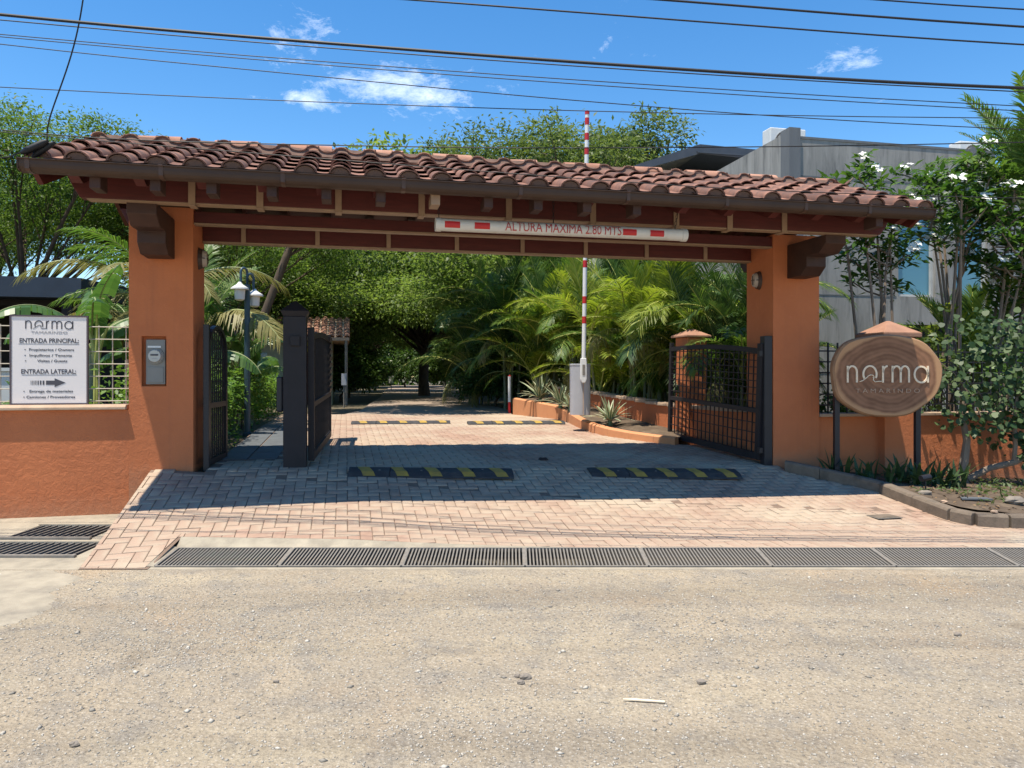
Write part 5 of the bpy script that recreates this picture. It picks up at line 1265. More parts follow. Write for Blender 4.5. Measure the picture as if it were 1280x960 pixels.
def variant(seed, H, Rr, z0, nb, clumps, k, L, W_, lm, bark, br, tr=.22, umbrella=.0, lean=(0, 0), cs=.22, flat=.6, hollow=.35, fork=.42):
    rg = np.random.default_rng(seed); rr = random.Random(seed); blobs = []
    for i in range(nb):
        a = 2.4 * i + rr.uniform(-.5, .5); t = math.sqrt((i + .5) / nb); r_ = Rr * t * rr.uniform(.75, 1.05)
        zz = z0 + (H - z0) * (rr.uniform(.25, .9) * (1 - umbrella) + umbrella * (.55 + .4 * (1 - t * t)))
        blobs.append((np.array([r_ * math.cos(a) + lean[0], r_ * math.sin(a) + lean[1], zz]), br * rr.uniform(.7, 1.25)))
    parts = []
    for c, b in blobs:
        u = unit(rg.normal(0, 1, (clumps, 3))); rad = (hollow + (1 - hollow) * rg.random((clumps, 1)) ** .6)
        pts = c + u * rad * b * np.array([1.0, 1.0, .62]); keep = pts[:, 2] > z0 * .7
        parts.append(clump_leaves(rg, pts[keep], k, cs, L, W_, flat=flat, out=u[keep]))
    V, Fq = join(parts); crown = np_mesh('crown', V, Fq, lm)
    mb = MB(); fk = H * fork * .75
    tp = [(0, 0, -.3), (rr.uniform(-.1, .1), rr.uniform(-.1, .1), fk * .35), (lean[0] * .25 + rr.uniform(-.15, .15), lean[1] * .25, fk * .7), (lean[0] * .4, lean[1] * .4, fk)]
    mb.tube(tp, [tr * 1.35, tr * 1.02, tr * .9, tr * .8], 9)
    for c, b in blobs:
        s0 = Vector(tp[2]).lerp(Vector(tp[3]), rr.random()); e = Vector(c); md = s0.lerp(e, .5) + Vector((rr.uniform(-.3, .3), rr.uniform(-.3, .3), rr.uniform(.1, .5)))
        r0 = tr * rr.uniform(.25, .40); pts = []
        for i in range(6): t = i / 5; pts.append(s0 * (1 - t) ** 2 + md * 2 * t * (1 - t) + e * t * t)
        mb.tube(pts, [r0 * (1 - .13 * i) for i in range(6)], 6, cap=False)
        for _ in range(5):
            q = e + Vector((rr.uniform(-1, 1), rr.uniform(-1, 1), rr.uniform(-.3, .7))) * b * .8
            mb.tube([pts[3].lerp(e, rr.random()), (pts[4] + q) / 2 + Vector((0, 0, .12)), q], [r0 * .4, r0 * .25, r0 * .08], 4, cap=False)
    return mb.mesh('trunk', bark, sm=True, fix=False), crown
def tree(v, name, loc, lab, rz=0, sc=1.0, group=None):
    r = empty(name, loc, rz, lab, 'tree', group); r.scale = (sc, sc, sc) if not hasattr(sc, '__len__') else sc
    inst('trunk', v[0], r); inst('crown', v[1], r); return r
V_air = variant(3, 7.6, 4.8, 2.6, 24, 105, 24, .115, .045, M['leaf_pinnate'], M['bark'], 1.35, .16, .25, cs=.26, flat=.4, fork=.5)
V_can = variant(5, 8.2, 5.2, 1.8, 34, 100, 17, .18, .09, M['leaf_canopy'], M['bark'], 1.6, .22, .12, cs=.30, flat=.45)
V_shade = variant(17, 6.3, 3.0, 5.2, 18, 80, 15, .17, .085, M['leaf_canopy'], M['bark'], .95, .11, .3, lean=(3.6, .2), cs=.22, flat=.4, fork=1.25)  # added tree: crown kept behind the roof, there to shade the inner road
V_top = variant(8, 10.8, 4.8, 6.2, 16, 95, 17, .20, .085, M['leaf_top'], M['bark_pale'], 1.55, .2, .45, cs=.27, flat=.6)
V_drk = variant(13, 7.0, 3.4, 1.4, 16, 105, 15, .20, .11, M['leaf_dark'], M['bark'], 1.35, .2, .1, cs=.30)
V_bsh = variant(21, 2.3, 1.25, .25, 9, 70, 12, .16, .08, M['leaf_dark'], M['bark'], .62, .05, .1, cs=.16)
tr_g = 'trees beyond the portal'
for v, x, y, rz, sc, nm, lab in (
    (V_air, -13.3, 20.5, .4, (1.0, 1.0, 1.02), 'feathery_tree', 'airy feathery-leaved tree behind the dark pavilion on the far left'),
    (V_air, -18.5, 26.5, 2.1, (1.2, 1.2, 1.1), 'feathery_tree', 'taller feathery-leaved tree at the left picture edge'),
    (V_air, -9.3, 24.0, 4.0, (.85, .85, .92), 'feathery_tree', 'feathery-leaved tree showing just left of the left pillar'),
    (V_can, -8.8, 31.5, .9, (1, 1, .95), 'spreading_tree', 'bright green spreading tree behind the guard house'),
    (V_can, -9.4, 28.6, 2.2, (.85, .85, .74), 'spreading_tree', 'bright spreading tree overhanging the near left side of the inner road'),
    (V_shade, -6.6, 19.3, 0, (1, 1, .97), 'added_shade_tree', 'added leaning tree mostly hidden by the roof, put there to shade the inner road'),
    (V_can, -4.0, 34.5, 3.9, (1.05, 1.05, 1.0), 'spreading_tree', 'spreading tree whose boughs arch over the inner road, right of it'),
    (V_can, -9.6, 45.0, 1.7, (1, 1, .95), 'spreading_tree', 'spreading tree on the left of the inner road, farther back'),
    (V_can, -2.5, 46.0, 5.1, (1, 1, 1.0), 'spreading_tree', 'spreading tree on the right of the inner road, farther back'),
    (V_can, .6, 28.0, 2.7, (.9, .9, .92), 'spreading_tree', 'spreading tree rising behind the areca palms'),
    (V_drk, -13.5, 37.0, .2, 1.15, 'dark_tree', 'dense dark tree left of the inner road'),
    (V_drk, -7.6, 64.0, 1.1, 1.25, 'dark_tree', 'dense dark tree closing the far end of the inner road'),
    (V_drk, -12.5, 62.0, 2.1, 1.2, 'dark_tree', 'dense dark tree left of the far end of the inner road'),
    (V_drk, -2.5, 60.0, 3.4, 1.3, 'dark_tree', 'dense dark tree right of the far end of the inner road'),
    (V_drk, 1.6, 38.0, 4.4, 1.2, 'dark_tree', 'dense dark tree behind the palms'),
    (V_drk, -16.5, 50.0, 5.4, 1.3, 'dark_tree', 'dense dark tree deep behind the guard house'),
    (V_drk, 4.2, 22.5, 2.9, .85, 'dark_tree', 'dense dark tree in the gap between palms and concrete house'),
    (V_top, 2.6, 30.5, .3, (1.0, 1.0, 1.02), 'olive_tree', 'olive green tree crown showing above the middle of the tiled roof'),
    (V_top, -2.0, 35.0, 2.0, (1.05, 1.05, 1.04), 'olive_tree', 'olive green tree crown above the roof, left of the raised boom'),
    (V_top, 4.2, 36.5, 4.1, (.9, .9, 1.12), 'olive_tree', 'olive green tree crown just right of the raised boom'),
    ): tree(v, nm, (x, y, .55), lab, rz, sc, tr_g)
for i, (x, y, s_, lab) in enumerate(((-6.2, 27.5, .9, 'dark bush beside the guard house corner'), (-7.2, 33, 1.2, 'dark bush left of the inner road, second one'), (-8.6, 39, 1.3, 'dark bush left of the inner road, third one'), (-10.0, 47, 1.4, 'dark bush left of the inner road, farthest one'),
        (-.4, 22.0, .8, 'dark bush under the leftmost palms'), (.2, 24.5, 1.0, 'dark bush behind the blue standing pipe'), (-1.6, 30, 1.0, 'dark bush at the foot of the arching tree'), (-3.0, 42, 1.3, 'dark bush right of the inner road, farther back'), (-4.8, 55, 1.4, 'dark bush right of the far road end'),
        (-8.2, 58.5, 1.5, 'dark bush at the very end of the inner road'), (2.4, 20.0, 1.0, 'dark bush behind the palm canes'), (3.9, 17.0, 1.0, 'dark bush between palms and right pier'), (-11.2, 57, 1.5, 'dark bush left of the far road end'))):
    r = empty('bush', (x, y, .58), i * 1.3, lab, 'bush', 'bushes along the inner road'); r.scale = (s_, s_, s_); inst('stems', V_bsh[0], r); inst('foliage', V_bsh[1], r)
# far wood that closes the view
rgw = np.random.default_rng(4); pts = np.stack([rgw.uniform(-70, 60, 2600), rgw.uniform(72, 84, 2600), .5 + 8.0 * rgw.random(2600) ** .8], 1)
pts[:, 2] *= .75 + .35 * np.sin(pts[:, 0] * .35) * np.sin(pts[:, 0] * .13 + 1)
V, Fq = clump_leaves(rgw, pts, 12, .75, .75, .40); o = bpy.data.objects.new('far_wood', np_mesh('far_wood', V, Fq, M['leaf_dark'])); COL.objects.link(o)
tag(o, 'far dark wood closing the view behind everything', 'wood', kind='stuff')

# ---- palms
def frond_mesh(L, a0, a1, n, ll, lw, fwd, vee, droop, mts, seed, start=.14, curl=0.0):
    rr = random.Random(seed); mb = MB(); N_ = 16; pts = [Vector((0, 0, 0))]; tang = []
    for i in range(N_):
        t = (i + .5) / N_; a = R(a0 + (a1 - a0) * t ** 1.2); d = Vector((curl * t * t, math.cos(a), math.sin(a))).normalized(); tang.append(d); pts.append(pts[-1] + d * (L / N_))
    mb.tube(pts, [.016 * L / 2 * (1 - .85 * i / N_) + .002 for i in range(N_ + 1)], 4, 1, cap=False)
    for i in range(n):
        t = start + (1 - start) * (i + .5) / n; x = t * N_; k = min(int(x), N_ - 1); p = pts[k].lerp(pts[k + 1], x - k); tg = tang[k]
        side0 = tg.cross(Vector((0, 0, 1))).normalized(); up = side0.cross(tg).normalized()
        env = min(1, (t - start) / .18 + .35) * (1 - .62 * max(0, (t - .55) / .45) ** 1.5)
        for sg in (-1, 1):
            l_ = ll * env * rr.uniform(.85, 1.1); f = R(fwd + 22 * t + rr.uniform(-6, 6)); vv = R(vee + rr.uniform(-8, 8))
            d = (side0 * sg * math.cos(f) * math.cos(vv) + tg * math.sin(f) + up * math.sin(vv)).normalized()
            wn_ = d.cross(up).normalized() * (lw / 2)
            m1 = p + d * l_ * .5 - Vector((0, 0, droop * l_ * .12)); tip = p + d * l_ * .98 - Vector((0, 0, droop * l_ * .5))
            mb.add([p + wn_ * .5, p - wn_ * .5, m1 - wn_, m1 + wn_, tip], [(0, 1, 2, 3), (3, 2, 4)], 0)
    return mb.mesh('frond', mts, fix=False)
FR = {}
for key, mt_ in (('y', 'frond_y'), ('g', 'frond_g'), ('d', 'frond_d')):
    FR[key] = [frond_mesh(1.9, 78, 25, 46, .50, .026, 34, 26, .6, [M[mt_], M['stem_y']], 1), frond_mesh(2.0, 66, -28, 48, .54, .026, 34, 18, .7, [M[mt_], M['stem_y']], 2, curl=.15),
               frond_mesh(1.9, 48, -58, 48, .52, .026, 32, 10, .9, [M[mt_], M['stem_y']], 3, curl=-.2), frond_mesh(1.7, 84, 48, 42, .46, .025, 36, 32, .3, [M[mt_], M['stem_y']], 4, curl=.1)]
DRY = [frond_mesh(1.7, 30, -78, 38, .42, .02, 40, -10, 1.3, [M['frond_old'], M['rib']], 7, curl=.2), frond_mesh(1.6, 45, -70, 36, .40, .02, 42, -12, 1.3, [M['frond_old'], M['rib']], 8, curl=-.2)]
COCO = [frond_mesh(3.2, 70, -25, 52, .72, .045, 30, 12, .9, [M['frond_g'], M['rib']], 11, .2), frond_mesh(3.3, 52, -45, 54, .74, .045, 30, 5, 1.1, [M['frond_old'], M['rib']], 12, .2), frond_mesh(3.0, 84, 30, 50, .66, .042, 32, 20, .6, [M['frond_g'], M['rib']], 13, .2)]
def palm(loc, canes, nf, keys, sc, lab, h=(1.2, 2.4), spread=.35, seed=0, group='areca palms beside the driveway', az0=None):
    rr = random.Random(seed); r = empty('areca_palm', loc, rr.uniform(0, 6.28), lab, 'palm', group)
    for c in range(canes):
        a = rr.uniform(0, 6.28); d = rr.uniform(.05, spread); x, y = d * math.cos(a), d * math.sin(a); H = rr.uniform(*h); lx, ly = x * 1.6, y * 1.6
        pts = [(x, y, -.1), (x * 1.15, y * 1.15, H * .4), (lx, ly, H)]
        st_ = MB().tube(pts, [.036 * sc, .03 * sc, .024 * sc], 7).build('cane', M['cane'], r, sm=True, fix=False)
        for i in range(nf):
            az_ = a + rr.uniform(-1.9, 1.9) + i * 2.4; q = FR[rr.choice(keys)]; k = rr.choice((0, 1, 1, 2, 3)) if i else 3
            inst('frond', q[k], r, (lx, ly, H - .05), (rr.uniform(-.12, .12), rr.uniform(-.15, .15), az_), sc * rr.uniform(.8, 1.12))
        if c % 2 == 0: inst('frond', DRY[c % 4 // 2], r, (lx, ly, H - .1), (rr.uniform(-.5, -.2), rr.uniform(-.2, .2), a + rr.uniform(-.6, .6)), sc * rr.uniform(.7, .9))
    return r
PAL = [(-1.05, 23.4, 6, 'gd', 1.25, (1.2, 2.8), 'areca palm farthest left, drooping over the road edge'), (-.1, 20.8, 6, 'gd', 1.15, (.9, 2.7), 'areca palm just left of the marker post, overhanging the inner road'), (.75, 18.9, 6, 'gy', 1.1, (1.1, 2.5), 'second areca palm from the left, above the marker post'),
       (1.55, 17.4, 5, 'yg', 1.05, (1.0, 2.3), 'areca palm left of the boom barrier'), (2.0, 15.9, 6, 'yyg', 1.0, (.9, 2.0), 'yellowish areca palm right behind the boom barrier'),
       (2.55, 14.6, 6, 'yyg', 1.0, (.8, 1.9), 'bright yellowish areca palm between barrier and pier'), (3.15, 13.5, 5, 'ygd', 1.0, (1.0, 2.1), 'areca palm directly behind the orange pier with tiled cap'),
       (1.2, 21.5, 5, 'gd', 1.25, (1.8, 3.0), 'tall areca palm in the second row, left one'), (2.6, 19.2, 5, 'gd', 1.25, (1.8, 3.0), 'tall areca palm in the second row, middle one'), (3.6, 16.6, 5, 'gd', 1.2, (1.6, 2.8), 'tall areca palm in the second row, right one'),
       (3.95, 14.2, 5, 'dg', 1.0, (1.2, 2.4), 'dark areca palm left of the right pillar'), (3.95, 12.6, 5, 'dd', .85, (.8, 2.0), 'darkest areca palm, close behind the right pillar'), (3.7, 12.3, 4, 'dg', .9, (.5, 1.3), 'low dark areca palm behind the right gate leaf')]
for i, (x, y, c, keys, sc, h, lab) in enumerate(PAL): palm((x, y, .62), c + 2, 7, keys, sc, lab, (h[0] * .45, h[1]), seed=40 + i)
palm((7.9, 12.6, .3), 6, 6, 'yyg', 1.0, 'yellow-green areca palm at the right picture edge, low down', (.5, 1.5), seed=91, group='palms by the concrete house')
palm((4.95, 11.2, .3), 3, 4, 'dd', .42, 'small dark palm between right pillar and oval sign', (.2, .5), .15, seed=92, group='palms by the concrete house')
def crown_palm(name, loc, H, n, sc, lab, seed, tr=.11, lean=(0, 0), az=None, kinds=(0, 1, 2)):
    rr = random.Random(seed); r = empty(name, loc, 0, lab, 'palm')
    MB().tube([(0, 0, -.2), (lean[0] * .3, lean[1] * .3, H * .4), (lean[0] * .8, lean[1] * .8, H * .85), (lean[0], lean[1], H)], [tr * 1.4, tr, tr * .85, tr * .7], 10).build('trunk', M['bark_pale'], r, sm=True, fix=False)
    for i in range(n):
        a = 2.4 * i + rr.uniform(-.3, .3)
        inst('frond', COCO[kinds[i % len(kinds)]], r, (lean[0], lean[1], H), (rr.uniform(-.2, .15), rr.uniform(-.2, .2), a), sc * rr.uniform(.85, 1.1))
    return r
crown_palm('coconut_palm', (-5.75, 13.6, .55), 1.55, 13, .78, 'coconut palm with long golden fronds behind the lamp post', 5, lean=(.1, 0))
crown_palm('coconut_palm', (-5.9, 12.6, .55), 2.2, 12, .66, 'young coconut palm close behind the left pillar', 6)
crown_palm('date_palm', (8.15, 11.9, .3), 3.75, 22, .72, 'palm with stiff fronds at the upper right picture edge', 8, kinds=(2, 0, 2))
crown_palm('coconut_palm', (-7.1, 14.0, .5), 1.9, 8, .45, 'small palm left of the left pillar, above the banana plant', 9)

# ---- banana plants
def banana_leaf(L, W_, a0, a1, seed):
    rr = random.Random(seed); mb = MB(); N_ = 26; pts = [Vector((0, 0, 0))]; tg = []
    for i in range(N_):
        t = (i + .5) / N_; a = R(a0 + (a1 - a0) * t ** 1.3); d = Vector((0, math.cos(a), math.sin(a))); tg.append(d); pts.append(pts[-1] + d * L / N_)
    mb.tube(pts, [.02 * (1 - .8 * i / N_) + .003 for i in range(N_ + 1)], 5, 1, cap=False)
    for sg in (-1, 1):
        drift = 0
        for i in range(5, N_):
            t0, t1 = i / N_, (i + 1) / N_
            def w(t): u = (t - .18) / .82; return W_ / 2 * max(0, math.sin(math.pi * min(1, u * .9 + .08))) ** .55 * (1 if u < .93 else max(0, (1 - u) / .07))
            if rr.random() < .38: drift = rr.uniform(-.25, .35)
            p, q = pts[i], pts[i + 1]; w0, w1 = w(t0), w(t1); g = .0 if rr.random() > .3 else .012
            q = q - tg[i] * g
            def out(pt, ww, fr): return pt + Vector((sg * ww * fr * math.cos(.5 + drift), 0, 0)) + Vector((0, 0, .16 * ww * fr - (.75 + drift) * ww * fr * fr)) + tg[i] * (.18 * ww * fr)
            mb.add([p, q, out(q, w1, .5), out(p, w0, .5), out(q, w1, 1), out(p, w0, 1)], [(0, 1, 2, 3), (3, 2, 4, 5)], 0)
    return mb.mesh('leaf', [M['banana'], M['rib']], fix=False)
BAN = [banana_leaf(1.9, .50, 74, -48, 1), banana_leaf(1.8, .46, 60, -62, 2), banana_leaf(1.6, .42, 84, 20, 3), banana_leaf(1.7, .48, 66, -30, 4)]
def banana(loc, H, n, sc, lab, seed, az=None):
    rr = random.Random(seed); r = empty('banana_plant', loc, 0, lab, 'banana plant')
    MB().tube([(0, 0, -.1), (0.02, 0, H * .5), (0, 0, H)], [.09 * sc, .075 * sc, .05 * sc], 9).build('stem', M['cane'], r, sm=True, fix=False)
    for i in range(n):
        a = (az[i] if az else 2.4 * i + rr.uniform(-.4, .4)); inst('leaf', BAN[(i + seed) % 4], r, (0, 0, H - .08 + i * .02), (rr.uniform(-.1, .1), rr.uniform(-.1, .1), a), sc * rr.uniform(.85, 1.1))
banana((-5.25, 11.9, .52), 1.0, 9, .95, 'banana plant just right of the left pillar', 3)
banana((-4.95, 13.4, .55), 1.1, 10, 1.0, 'banana plant behind the lamp post and hedge', 5)
banana((-5.3, 15.2, .58), .8, 8, .85, 'banana plant drooping its torn leaves beside the guard house', 7)
banana((-5.75, 10.3, .5), 1.35, 9, .85, 'banana plant with yellow stalks behind the mesh fence', 11)
banana((-6.2, 10.0, .5), .45, 6, .55, 'small banana plant low behind the direction board fence', 13)
r = empty('young_banana_shoots', (-5.52, 10.0, 1.75), 0, 'yellow banana leaf stalks rising by the left pillar', 'banana plant')
for dx, dz_, a in ((-.12, .55, .1), (0, .62, -.02), (.12, .5, -.12)): MB().tube([(0, 0, -1.2), (0, 0, 0), (dx * .5, 0, dz_ * .5), (dx * 1.4, 0, dz_)], [.05, .04, .024, .012], 7).build('stalk', M['stem_y'], r, sm=True, fix=False)

# ---- hedge beside the path
rgh = np.random.default_rng(31); n = 1500
hs_, hv_ = rgh.uniform(-4.55, -3.56, n), rgh.uniform(.55, 11.5, n); prof_ = np.clip(1 - ((hs_ + 4.05) / .55) ** 4, 0, 1)
hz_ = (rgh.random(n) ** .45) * (1.16 + .10 * np.sin(hv_ * 3)) * (.55 + .45 * prof_)
pts = np.stack([hs_ * CU - hv_ * SU, 8.87 + hs_ * SU + hv_ * CU, .50 + hz_], 1)
V, Fq = clump_leaves(rgh, pts, 14, .085, .085, .05, droop=.0, flat=.9)
h = empty('hedge', sv(-4.25, 3.4, .5), 0, 'leafy bright green hedge beside the slate footpath', 'hedge')
o = bpy.data.objects.new('foliage', np_mesh('foliage', V - np.array(h.location), Fq, M['leaf_hedge'])); COL.objects.link(o); o.parent = h
mb = MB()
for i in range(60):
    s_, v_ = rng.uniform(-4.8, -3.7), rng.uniform(.7, 6.2); p = sv(s_, v_, .45) - Vector(h.location); q = p + Vector((rng.uniform(-.2, .2), rng.uniform(-.2, .2), rng.uniform(.5, 1.0))); mb.tube([p, q], [.014, .006], 4, cap=False)
mb.build('stems', M['bark'], h, fix=False)

# ---- agaves in the planter
def blade(L, W_, a0, a1):
    mb = MB(); N_ = 5; pts = [Vector((0, .02, 0))]; wv = []
    for i in range(N_): t = (i + .5) / N_; a = R(a0 + (a1 - a0) * t); pts.append(pts[-1] + Vector((0, math.cos(a), math.sin(a))) * L / N_)
    ws = [.6, .95, 1, .82, .5, .02]
    for i in range(N_):
        for (l0, l1, m) in ((-1, -.55, 1), (-.55, .55, 0), (.55, 1, 1)):
            w0, w1 = ws[i] * W_ / 2, ws[i + 1] * W_ / 2
            mb.add([pts[i] + Vector((l0 * w0, 0, abs(l0) * w0 * .35)), pts[i] + Vector((l1 * w0, 0, abs(l1) * w0 * .35)), pts[i + 1] + Vector((l1 * w1, 0, abs(l1) * w1 * .35)), pts[i + 1] + Vector((l0 * w1, 0, abs(l0) * w1 * .35))], [(0, 1, 2, 3)], m)
    return mb.mesh('leaf', [M['agave_g'], M['agave_c']], fix=False)
BL = [blade(.42, .05, 75, 60), blade(.45, .052, 52, 25), blade(.42, .052, 30, -12)]
def agave(p, sc, lab, seed, name='agave'):
    rr = random.Random(seed); r = empty(name, p, 0, lab, 'agave', 'variegated agaves in the planter')
    MB().tube([(0, 0, -.05), (0, 0, .06)], [.05, .03], 8).build('core', M['agave_g'], r)
    for i in range(30):
        k = 0 if i < 8 else (1 if i < 18 else 2); inst('leaf', BL[k], r, (0, 0, .03), (rr.uniform(-.15, .15), rr.uniform(-.1, .1), 2.4 * i + rr.uniform(-.2, .2)), sc * rr.uniform(.85, 1.15))
agave((1.66, 12.75, .76), 1.05, 'large variegated agave right of the barrier cabinet', 1)
agave((.98, 15.2, .95), 1.15, 'variegated agave just left of the barrier cabinet', 2)
agave((.62, 16.6, 1.03), 1.3, 'variegated agave farthest along the planter', 3)
agave((1.12, 14.5, .92), .75, 'small variegated agave hidden behind the cabinet edge', 4)

# ---- plumeria trees with white flowers, behind the right wall
def plumeria(loc, stems, seed, lab, sc=1.0, spread=.9, hrange=(2.6, 4.6)):
    rg = np.random.default_rng(seed); rr = random.Random(seed); r = empty('flowering_tree', loc, 0, lab, 'tree', 'white flowering trees by the concrete house')
    mb = MB(); tips = []
    for i in range(stems):
        a = rr.uniform(0, 6.28); d = rr.uniform(.0, .35); H = rr.uniform(*hrange); x, y = d * math.cos(a), d * math.sin(a); ex_, ey_ = x + rr.uniform(-1, 1) * spread, y + rr.uniform(-.7, .7) * spread
        pts = [Vector((x, y, -.2)), Vector((x + (ex_ - x) * .25 + rr.uniform(-.06, .06), y, H * .4)), Vector((x + (ex_ - x) * .6, y + (ey_ - y) * .5, H * .75)), Vector((ex_, ey_, H))]
        mb.tube(pts, [.034, .027, .02, .013], 6, cap=False); tips.append(pts[3]); tips.append(pts[2].lerp(pts[3], .5) + Vector((rr.uniform(-.15, .15), rr.uniform(-.15, .15), .05)))
        for _ in range(4):
            t = rr.uniform(.5, 1); b = pts[2].lerp(pts[3], (t - .5) * 2); e = b + Vector((rr.uniform(-.5, .5), rr.uniform(-.4, .4), rr.uniform(.1, .45))); mb.tube([b, (b + e) / 2 + Vector((0, 0, -.04)), e], [.016, .013, .010], 5, cap=False); tips.append(e)
    mb.build('trunk', M['bark_pale'], r, sm=True, fix=False)
    parts = []; T = np.array([tuple(t) for t in tips])
    for t in T:
        k = 34; az_ = rg.uniform(0, 6.28, k); el_ = rg.uniform(-.5, .9, k); d = np.stack([np.cos(az_) * np.cos(el_), np.sin(az_) * np.cos(el_), np.sin(el_)], 1)
        C = t + d * .03 + rg.normal(0, .075, (k, 3)); nr = np.tile([0, 0, 1.0], (k, 1)) + rg.normal(0, .25, (k, 3))
        parts.append(leaf_arrays(C, d, nr, rg.uniform(.12, .22, k), rg.uniform(.055, .085, k), .12))
    V, Fq = join(parts); o = bpy.data.objects.new('crown', np_mesh('crown', V, Fq, M['leaf_plum'])); COL.objects.link(o); o.parent = r
    fl_ = rr.sample(range(len(tips)), max(3, int(len(tips) * .36)))
    for i in fl_:
        mbf = MB(); c = Vector(tips[i]) + Vector((rr.uniform(-.08, .08), rr.uniform(-.12, 0), .1))
        for f_ in range(rr.randint(5, 9)):
            q = c + Vector((rr.gauss(0, .055), rr.gauss(0, .055), rr.gauss(0, .03))); nv_ = Vector((rr.uniform(-.5, .5), -.6 + rr.uniform(-.4, .4), .7)).normalized()
            e1 = nv_.orthogonal().normalized(); e2 = nv_.cross(e1)
            for p_ in range(5):
                a = 2 * math.pi * p_ / 5; d = e1 * math.cos(a) + e2 * math.sin(a); s_ = nv_.cross(d)
                mbf.add([q, q + d * .04 + s_ * .023 + nv_ * .008, q + d * .066 + nv_ * .004, q + d * .04 - s_ * .023 + nv_ * .008], [(0, 1, 2, 3)])
        mbf.build('blossom', M['petal'], r, fix=False)
    return r
plumeria((5.6, 11.35, .3), 6, 3, 'white flowering tree right above the oval sign', spread=.6, hrange=(2.2, 4.5))
plumeria((6.8, 11.7, .3), 8, 6, 'white flowering tree in front of the blue windows', spread=.8, hrange=(3.3, 4.6))
plumeria((7.6, 11.9, .3), 7, 9, 'white flowering tree near the louvred wall', spread=.65, hrange=(2.8, 4.2))

# ---- round-leaved shrub over the right wall
rg = np.random.default_rng(17); r = empty('round_leaf_shrub', (5.82, 9.72, .17), 0, 'shrub with round glossy leaves leaning over the right wall', 'shrub')
mb = MB()
mb.tube([(0, 0, -.05), (.02, 0, .25), (.06, 0, .55), (.0, .02, .9), (.05, .05, 1.3)], [.085, .055, .045, .035, .02], 8, cap=False)
mb.tube([(.05, -.03, .05), (.3, -.08, .2), (.62, -.1, .28), (.85, -.06, .42), (1.0, 0, .8), (1.1, 0, 1.2)], [.05, .04, .04, .035, .028, .015], 8, cap=False)
mb.tube([(.6, -.1, .27), (.62, -.1, .5), (.62, -.08, .8), (.7, 0, 1.1)], [.03, .028, .025, .012], 7, cap=False)
for i in range(24):
    a = Vector((rng.uniform(0, 1.2), rng.uniform(-.05, .1), rng.uniform(.6, 1.2))); b = a + Vector((rng.uniform(-.35, .35), rng.uniform(-.3, .3), rng.uniform(.1, .7))); mb.tube([a, (a + b) / 2 + Vector((0, 0, .05)), b], [.012, .009, .004], 5, cap=False)
mb.build('trunk', M['bark_pale'], r, sm=True, fix=False)
def round_leaves(C, nr, rad):
    n = len(C); nr = unit(nr); a = unit(np.cross(nr, rg.normal(0, 1, (n, 3)))); b = np.cross(nr, a); K = 8; ang = np.arange(K) * 2 * np.pi / K
    V = C[:, None, :] + rad[:, None, None] * (np.cos(ang)[None, :, None] * a[:, None, :] + np.sin(ang)[None, :, None] * b[:, None, :]) + nr[:, None, :] * (rad[:, None, None] * .30 * np.cos(2 * ang)[None, :, None])
    return V.reshape(-1, 3), np.arange(n * K).reshape(-1, K)
cl_ = np.concatenate([np.stack([rg.uniform(-.3, 1.5, 190), rg.normal(-.05, .22, 190), rg.uniform(.62, 2.1, 190)], 1), np.stack([rg.uniform(.5, 1.5, 60), rg.normal(-.1, .2, 60), rg.uniform(.2, .9, 60)], 1)])
cl_ = cl_[((cl_[:, 0] - .62) / 1.0) ** 2 + ((cl_[:, 2] - 1.35) / .95) ** 2 < 1.15]
C = np.repeat(cl_, 7, 0) + rg.normal(0, .085, (len(cl_) * 7, 3)); nr = rg.normal(0, .5, (len(C), 3)) + np.array([-.15, -.75, .65])
V, Fq = round_leaves(C, nr, rg.uniform(.020, .048, len(C)))
o = bpy.data.objects.new('foliage', np_mesh('foliage', V, Fq, M['leaf_grape'])); COL.objects.link(o); o.parent = r
rg = np.random.default_rng(18)
def small_shrub(name, loc, n, box, L, W_, lm, lab, seed, cat='shrub', k=10, group=None):
    rgx = np.random.default_rng(seed); u = rgx.uniform(-1, 1, (n, 3)); u = u[(u ** 2).sum(1) < 1]; pts = u * np.array(box) + np.array([0, 0, box[2]])
    r = empty(name, loc, 0, lab, cat, group); V, Fq = clump_leaves(rgx, pts, k, .08, L, W_, droop=0)
    o = bpy.data.objects.new('foliage', np_mesh('foliage', V, Fq, lm)); COL.objects.link(o); o.parent = r
    mb = MB()
    for i in range(8): e = pts[int(rgx.integers(len(pts)))]; mb.tube([(0, 0, -.05), (e[0] * .5, e[1] * .5, e[2] * .6), tuple(e)], [.018, .012, .005], 5, cap=False)
    mb.build('stems', M['bark'], r, fix=False)
small_shrub('leafy_shrub', (6.05, 10.75, .3), 200, (.55, .3, .95), .09, .05, M['leaf_ground'], 'pale leafy shrub behind the right wall beside the pier', 2, k=9)
small_shrub('leafy_shrub', (7.3, 10.9, .3), 260, (.7, .3, .85), .10, .055, M['leaf_plum'], 'leafy shrub behind the right wall at the picture edge', 3, k=9)
small_shrub('leafy_shrub', (4.55, 10.9, .3), 120, (.35, .25, .5), .09, .05, M['leaf_plum'], 'low leafy shrub behind the iron fence left of the pier', 4, k=8)
